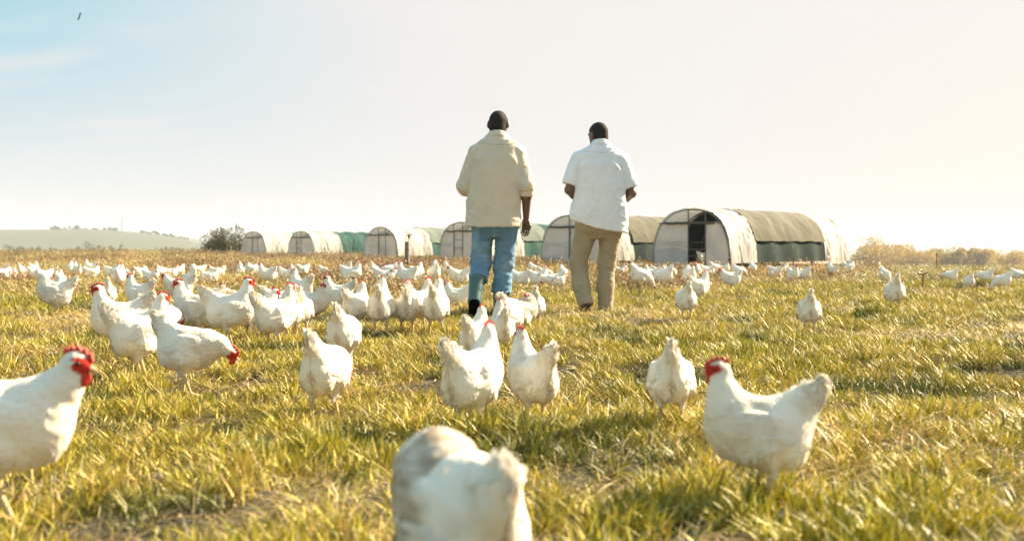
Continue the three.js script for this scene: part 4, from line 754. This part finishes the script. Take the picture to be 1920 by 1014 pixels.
function hen(px, py, head, pose, size, label, group = 'white hens grazing', near = true, dust = 0) {
  const p = ground(px, py), r = henPrototype(pose, near, dust).clone();
  r.name = numbered('white_hen'); r.position.copy(p); r.rotation.y = head * RAD; r.scale.setScalar(size * 0.95); scene.add(r);
  tag(r, label, 'hen', group);
}
// [photo x, photo y of the feet, heading in degrees (0 right, 90 away), pose, size, label]
[
  [22, 990, -6, 'walk', 1.13, 'large blurred hen cut by the left edge, facing right with red comb'],
  [1412, 957, 176, 'alert', 0.93, 'blurred hen standing sideways in the right foreground facing left'],
  [850, 1225, 118, 'stoop', 1.1, 'nearest hen at bottom centre seen from behind, tan shoulder', undefined, true, 1],
  [1258, 806, 84, 'low', 0.9, 'hen seen from behind alone, left of the sideways foreground hen'],
  [996, 802, 118, 'alert', 0.92, 'right hen of the pair touching beaks in the centre'],
  [890, 820, 58, 'alert', 0.98, 'left hen of the pair touching beaks in the centre'],
  [893, 705, 72, 'alert', 0.9, 'hen just behind the beak touching pair'],
  [957, 648, 70, 'low', 0.95, 'hen tail-on at the right boot of the man in jeans'],
  [978, 640, 30, 'hunched', 0.95, 'hunched tan-necked hen beside the right boot', undefined, true, 0.8],
  [1001, 614, 95, 'low', 0.98, 'white hen from behind right of the boots'],
  [940, 668, 100, 'alert', 0.85, 'hen with bright comb between the beak pair and the boots'],
  [613, 792, 74, 'low', 0.98, 'hen from behind with a lifted left leg, left of centre'],
  [645, 695, 82, 'low', 1.0, 'hen directly behind the one with a lifted leg'],
  [358, 742, -6, 'low', 1.02, 'hen bending forward to the right with hanging red comb'],
  [268, 712, 34, 'alert', 1.08, 'plump hen with raised white neck facing away right'],
  [218, 684, 196, 'alert', 1.08, 'hen with large red comb facing left beside the plump pair'],
  [362, 644, 182, 'alert', 1.05, 'hen facing left with dark red face, left flock'],
  [436, 652, 8, 'alert', 1.12, 'hen facing right with red comb in the middle of the left flock'],
  [478, 640, 18, 'walk', 1.0, 'hen peering over the back of the one facing right'],
  [520, 656, 46, 'alert', 1.05, 'hen with slim raised neck at the right of the left flock'],
  [524, 612, 28, 'walk', 1.0, 'hen half hidden behind the slim-necked hen'],
  [412, 622, 86, 'turned', 0.95, 'hen with upright tail in the middle of the left flock'],
  [400, 628, 120, 'low', 0.9, 'low hen hidden behind the left flock'],
  [448, 622, 64, 'walk', 0.95, 'hen behind the one facing right in the left flock'],
  [500, 630, 20, 'hunched', 0.95, 'hunched hen between the two slim-necked hens'],
  [545, 640, 110, 'low', 0.9, 'low hen at the right edge of the left flock'],
  [300, 655, 60, 'low', 0.95, 'hen squeezed behind the plump raised-neck hen'],
  [562, 576, 142, 'alert', 1.05, 'hen standing tall with red face left of the striding hen'],
  [592, 613, -28, 'turned', 0.98, 'round-breasted hen facing the camera side, red face in profile'],
  [563, 632, 98, 'low', 0.98, 'hen from behind in front of the round-breasted hen'],
  [630, 594, 178, 'alert', 1.0, 'striding hen side-on facing left with raised tail'],
  [668, 624, 66, 'alert', 0.95, 'hen from behind with dark red comb, left of the rear row'],
  [714, 637, 90, 'alert', 1.05, 'tall-necked hen from behind, first of the rear-view row'],
  [763, 634, 92, 'turned', 1.0, 'dusty hen from behind, second of the rear-view row', undefined, true, 0.7],
  [789, 622, 58, 'alert', 1.0, 'hen looking right between the rear-view row hens'],
  [818, 636, 84, 'alert', 1.05, 'white hen from behind at the right end of the rear-view row'],
  [853, 580, 166, 'resting', 1.05, 'hen sitting in the grass beside the left rubber boot'],
  [97, 594, 186, 'hunched', 1.15, 'hen preening side-on alone at the left'],
  [200, 588, 110, 'peck', 0.95, 'hen behind the large-combed hen, tail up'],
  [258, 596, 158, 'alert', 1.0, 'hen from behind left with slim neck, tail to the right'],
  [333, 578, 178, 'walk', 1.05, 'hen walking left behind the left flock'],
  [1286, 604, 94, 'low', 1.0, 'hen from behind with raised neck right of the man in white'],
  [1313, 572, 34, 'alert', 1.0, 'hen facing right behind the one right of the man in white'],
  [1517, 630, 84, 'low', 0.98, 'hen from behind alone in the right grass below the tunnel'],
  [1678, 590, 84, 'low', 1.05, 'hen from behind in the glare near the T shaped stake'],
].forEach((a, i) => hen(...a.slice(0, 6), a[6], true, a[8] ?? [0, 0.4, 0][i % 3]));
// smaller hens further back, among the dry weeds
[
  [1370, 548, 180, 'walk', 1.0, 'hen facing left with red face below the tunnel doorway'], [1203, 548, 20, 'peck', 1.15, 'bright hen with head down just right of the man in white'], [1243, 545, 150, 'peck', 1.1, 'hen with tail up second right of the man in white'], [1292, 546, 100, 'hunched', 1.15, 'round white hen behind the hen with raised neck'],
  [1012, 548, 10, 'alert', 1.0, 'hen with red head between the two men'], [1040, 549, 185, 'low', 1.0, 'hen with outstretched tail between the two men'], [975, 552, 165, 'walk', 1.0, 'hen partly hidden by the blue jeans'], [860, 545, 176, 'walk', 1.1, 'hen facing left just left of the boots'],
  [760, 548, 150, 'alert', 1.15, 'hen with raised head at the foot of the standpipe'], [723, 546, 2, 'walk', 1.05, 'long hen facing right, left of the standpipe'], [660, 542, 6, 'alert', 1.15, 'hen with upright tail facing right in the weeds'], [782, 540, 60, 'alert', 1.1, 'hen just right of the standpipe foot'], [812, 541, 120, 'peck', 1.1, 'hen with tail up right of the standpipe'],
  [815, 530, 95, 'alert', 1.1, 'pale hen behind the one right of the standpipe'], [700, 531, 80, 'peck', 1.1, 'hen from behind left of the standpipe'], [730, 528, 200, 'low', 1.1, 'hen with lowered head close behind the standpipe'],
  [1880, 549, 172, 'peck', 0.9, 'hen with red face near the right edge'], [1848, 537, 155, 'low', 0.85, 'hen with sloping back left of the one near the right edge'], [1818, 542, 95, 'peck', 0.85, 'upright white tail in the glare at right'], [1783, 533, 170, 'low', 0.85, 'faint hen in the glare right of the T shaped stake'], [1908, 532, 10, 'low', 0.85, 'faint hen at the right edge of the field'],
].forEach((a) => hen(...a.slice(0, 6), 'hens in the weeds', false));
{
  seed(77);
  const P = ['peck', 'low', 'alert', 'walk', 'peck', 'hunched', 'turned'];
  const NTH = ['leftmost', 'second', 'third', 'fourth', 'fifth', 'sixth', 'seventh', 'eighth', 'ninth', 'tenth', 'eleventh', 'twelfth', 'thirteenth'];
  const band = (list, where, group) => list.map(([x, y]) => [x + rr(-5, 5), y + rr(-9, 6)]).sort((a, b) => a[0] - b[0])
    .forEach(([x, y], i) => hen(x, y, rr(0, 360), P[Math.floor(rnd() * P.length)], rr(0.9, 1.05), `${NTH[i]}${i ? ' from the left' : ''} of the ${where}`, group, false));
  band([[5, 541], [27, 539], [42, 529], [62, 533], [80, 541], [95, 536], [112, 540], [128, 527], [147, 533], [163, 528], [176, 537], [60, 520], [12, 522]], 'small hens in the weeds at the far left', 'distant hens far left');
  band([[208, 543], [226, 541], [246, 531], [262, 538], [281, 540], [296, 531], [313, 537], [330, 526], [351, 541], [368, 536], [386, 541], [402, 533]], 'small hens in the weeds behind the left flock', 'distant hens behind the left flock');
  band([[447, 528], [472, 535], [497, 536], [515, 541], [533, 533], [545, 525], [566, 529], [603, 528], [647, 527], [683, 524]], 'small hens in the weeds below the left tunnels', 'distant hens below the left tunnels');
  band([[1170, 532], [1192, 528], [1216, 533], [1240, 527], [1262, 533], [1306, 526], [1330, 533], [1342, 524], [1356, 529], [1391, 529], [1412, 525], [1452, 524]], 'small hens in the weeds before the nearest tunnel', 'distant hens before the nearest tunnel');
  band([[1470, 524], [1492, 530], [1512, 531], [1559, 530], [1592, 531], [1662, 532]], 'small hens in the weeds right of the nearest tunnel', 'distant hens right of the nearest tunnel');
  band([[838, 527], [1018, 528], [1052, 532], [955, 531], [1000, 521]], 'small hens far back behind the two men', 'distant hens behind the men');
}
{ // the hen in the tunnel doorway
  const r = henPrototype('alert', false).clone(); r.name = numbered('white_hen'); scene.add(r); tag(r, 'hen with red comb standing in the open tunnel doorway', 'hen');
  const q = V(0.14, 0.172, -0.45).applyMatrix4(new THREE.Matrix4().makeRotationY(-AXIS)).add(tunnelNear.position); r.position.copy(q); r.rotation.y = 20 * RAD; r.scale.setScalar(1.15);
  part('floor_board', boxAt(1.7, 0.03, 1.4, 0, AB - 0.045, -0.75), M.wood, tunnelNear);
}
renderer.render(scene, camera);
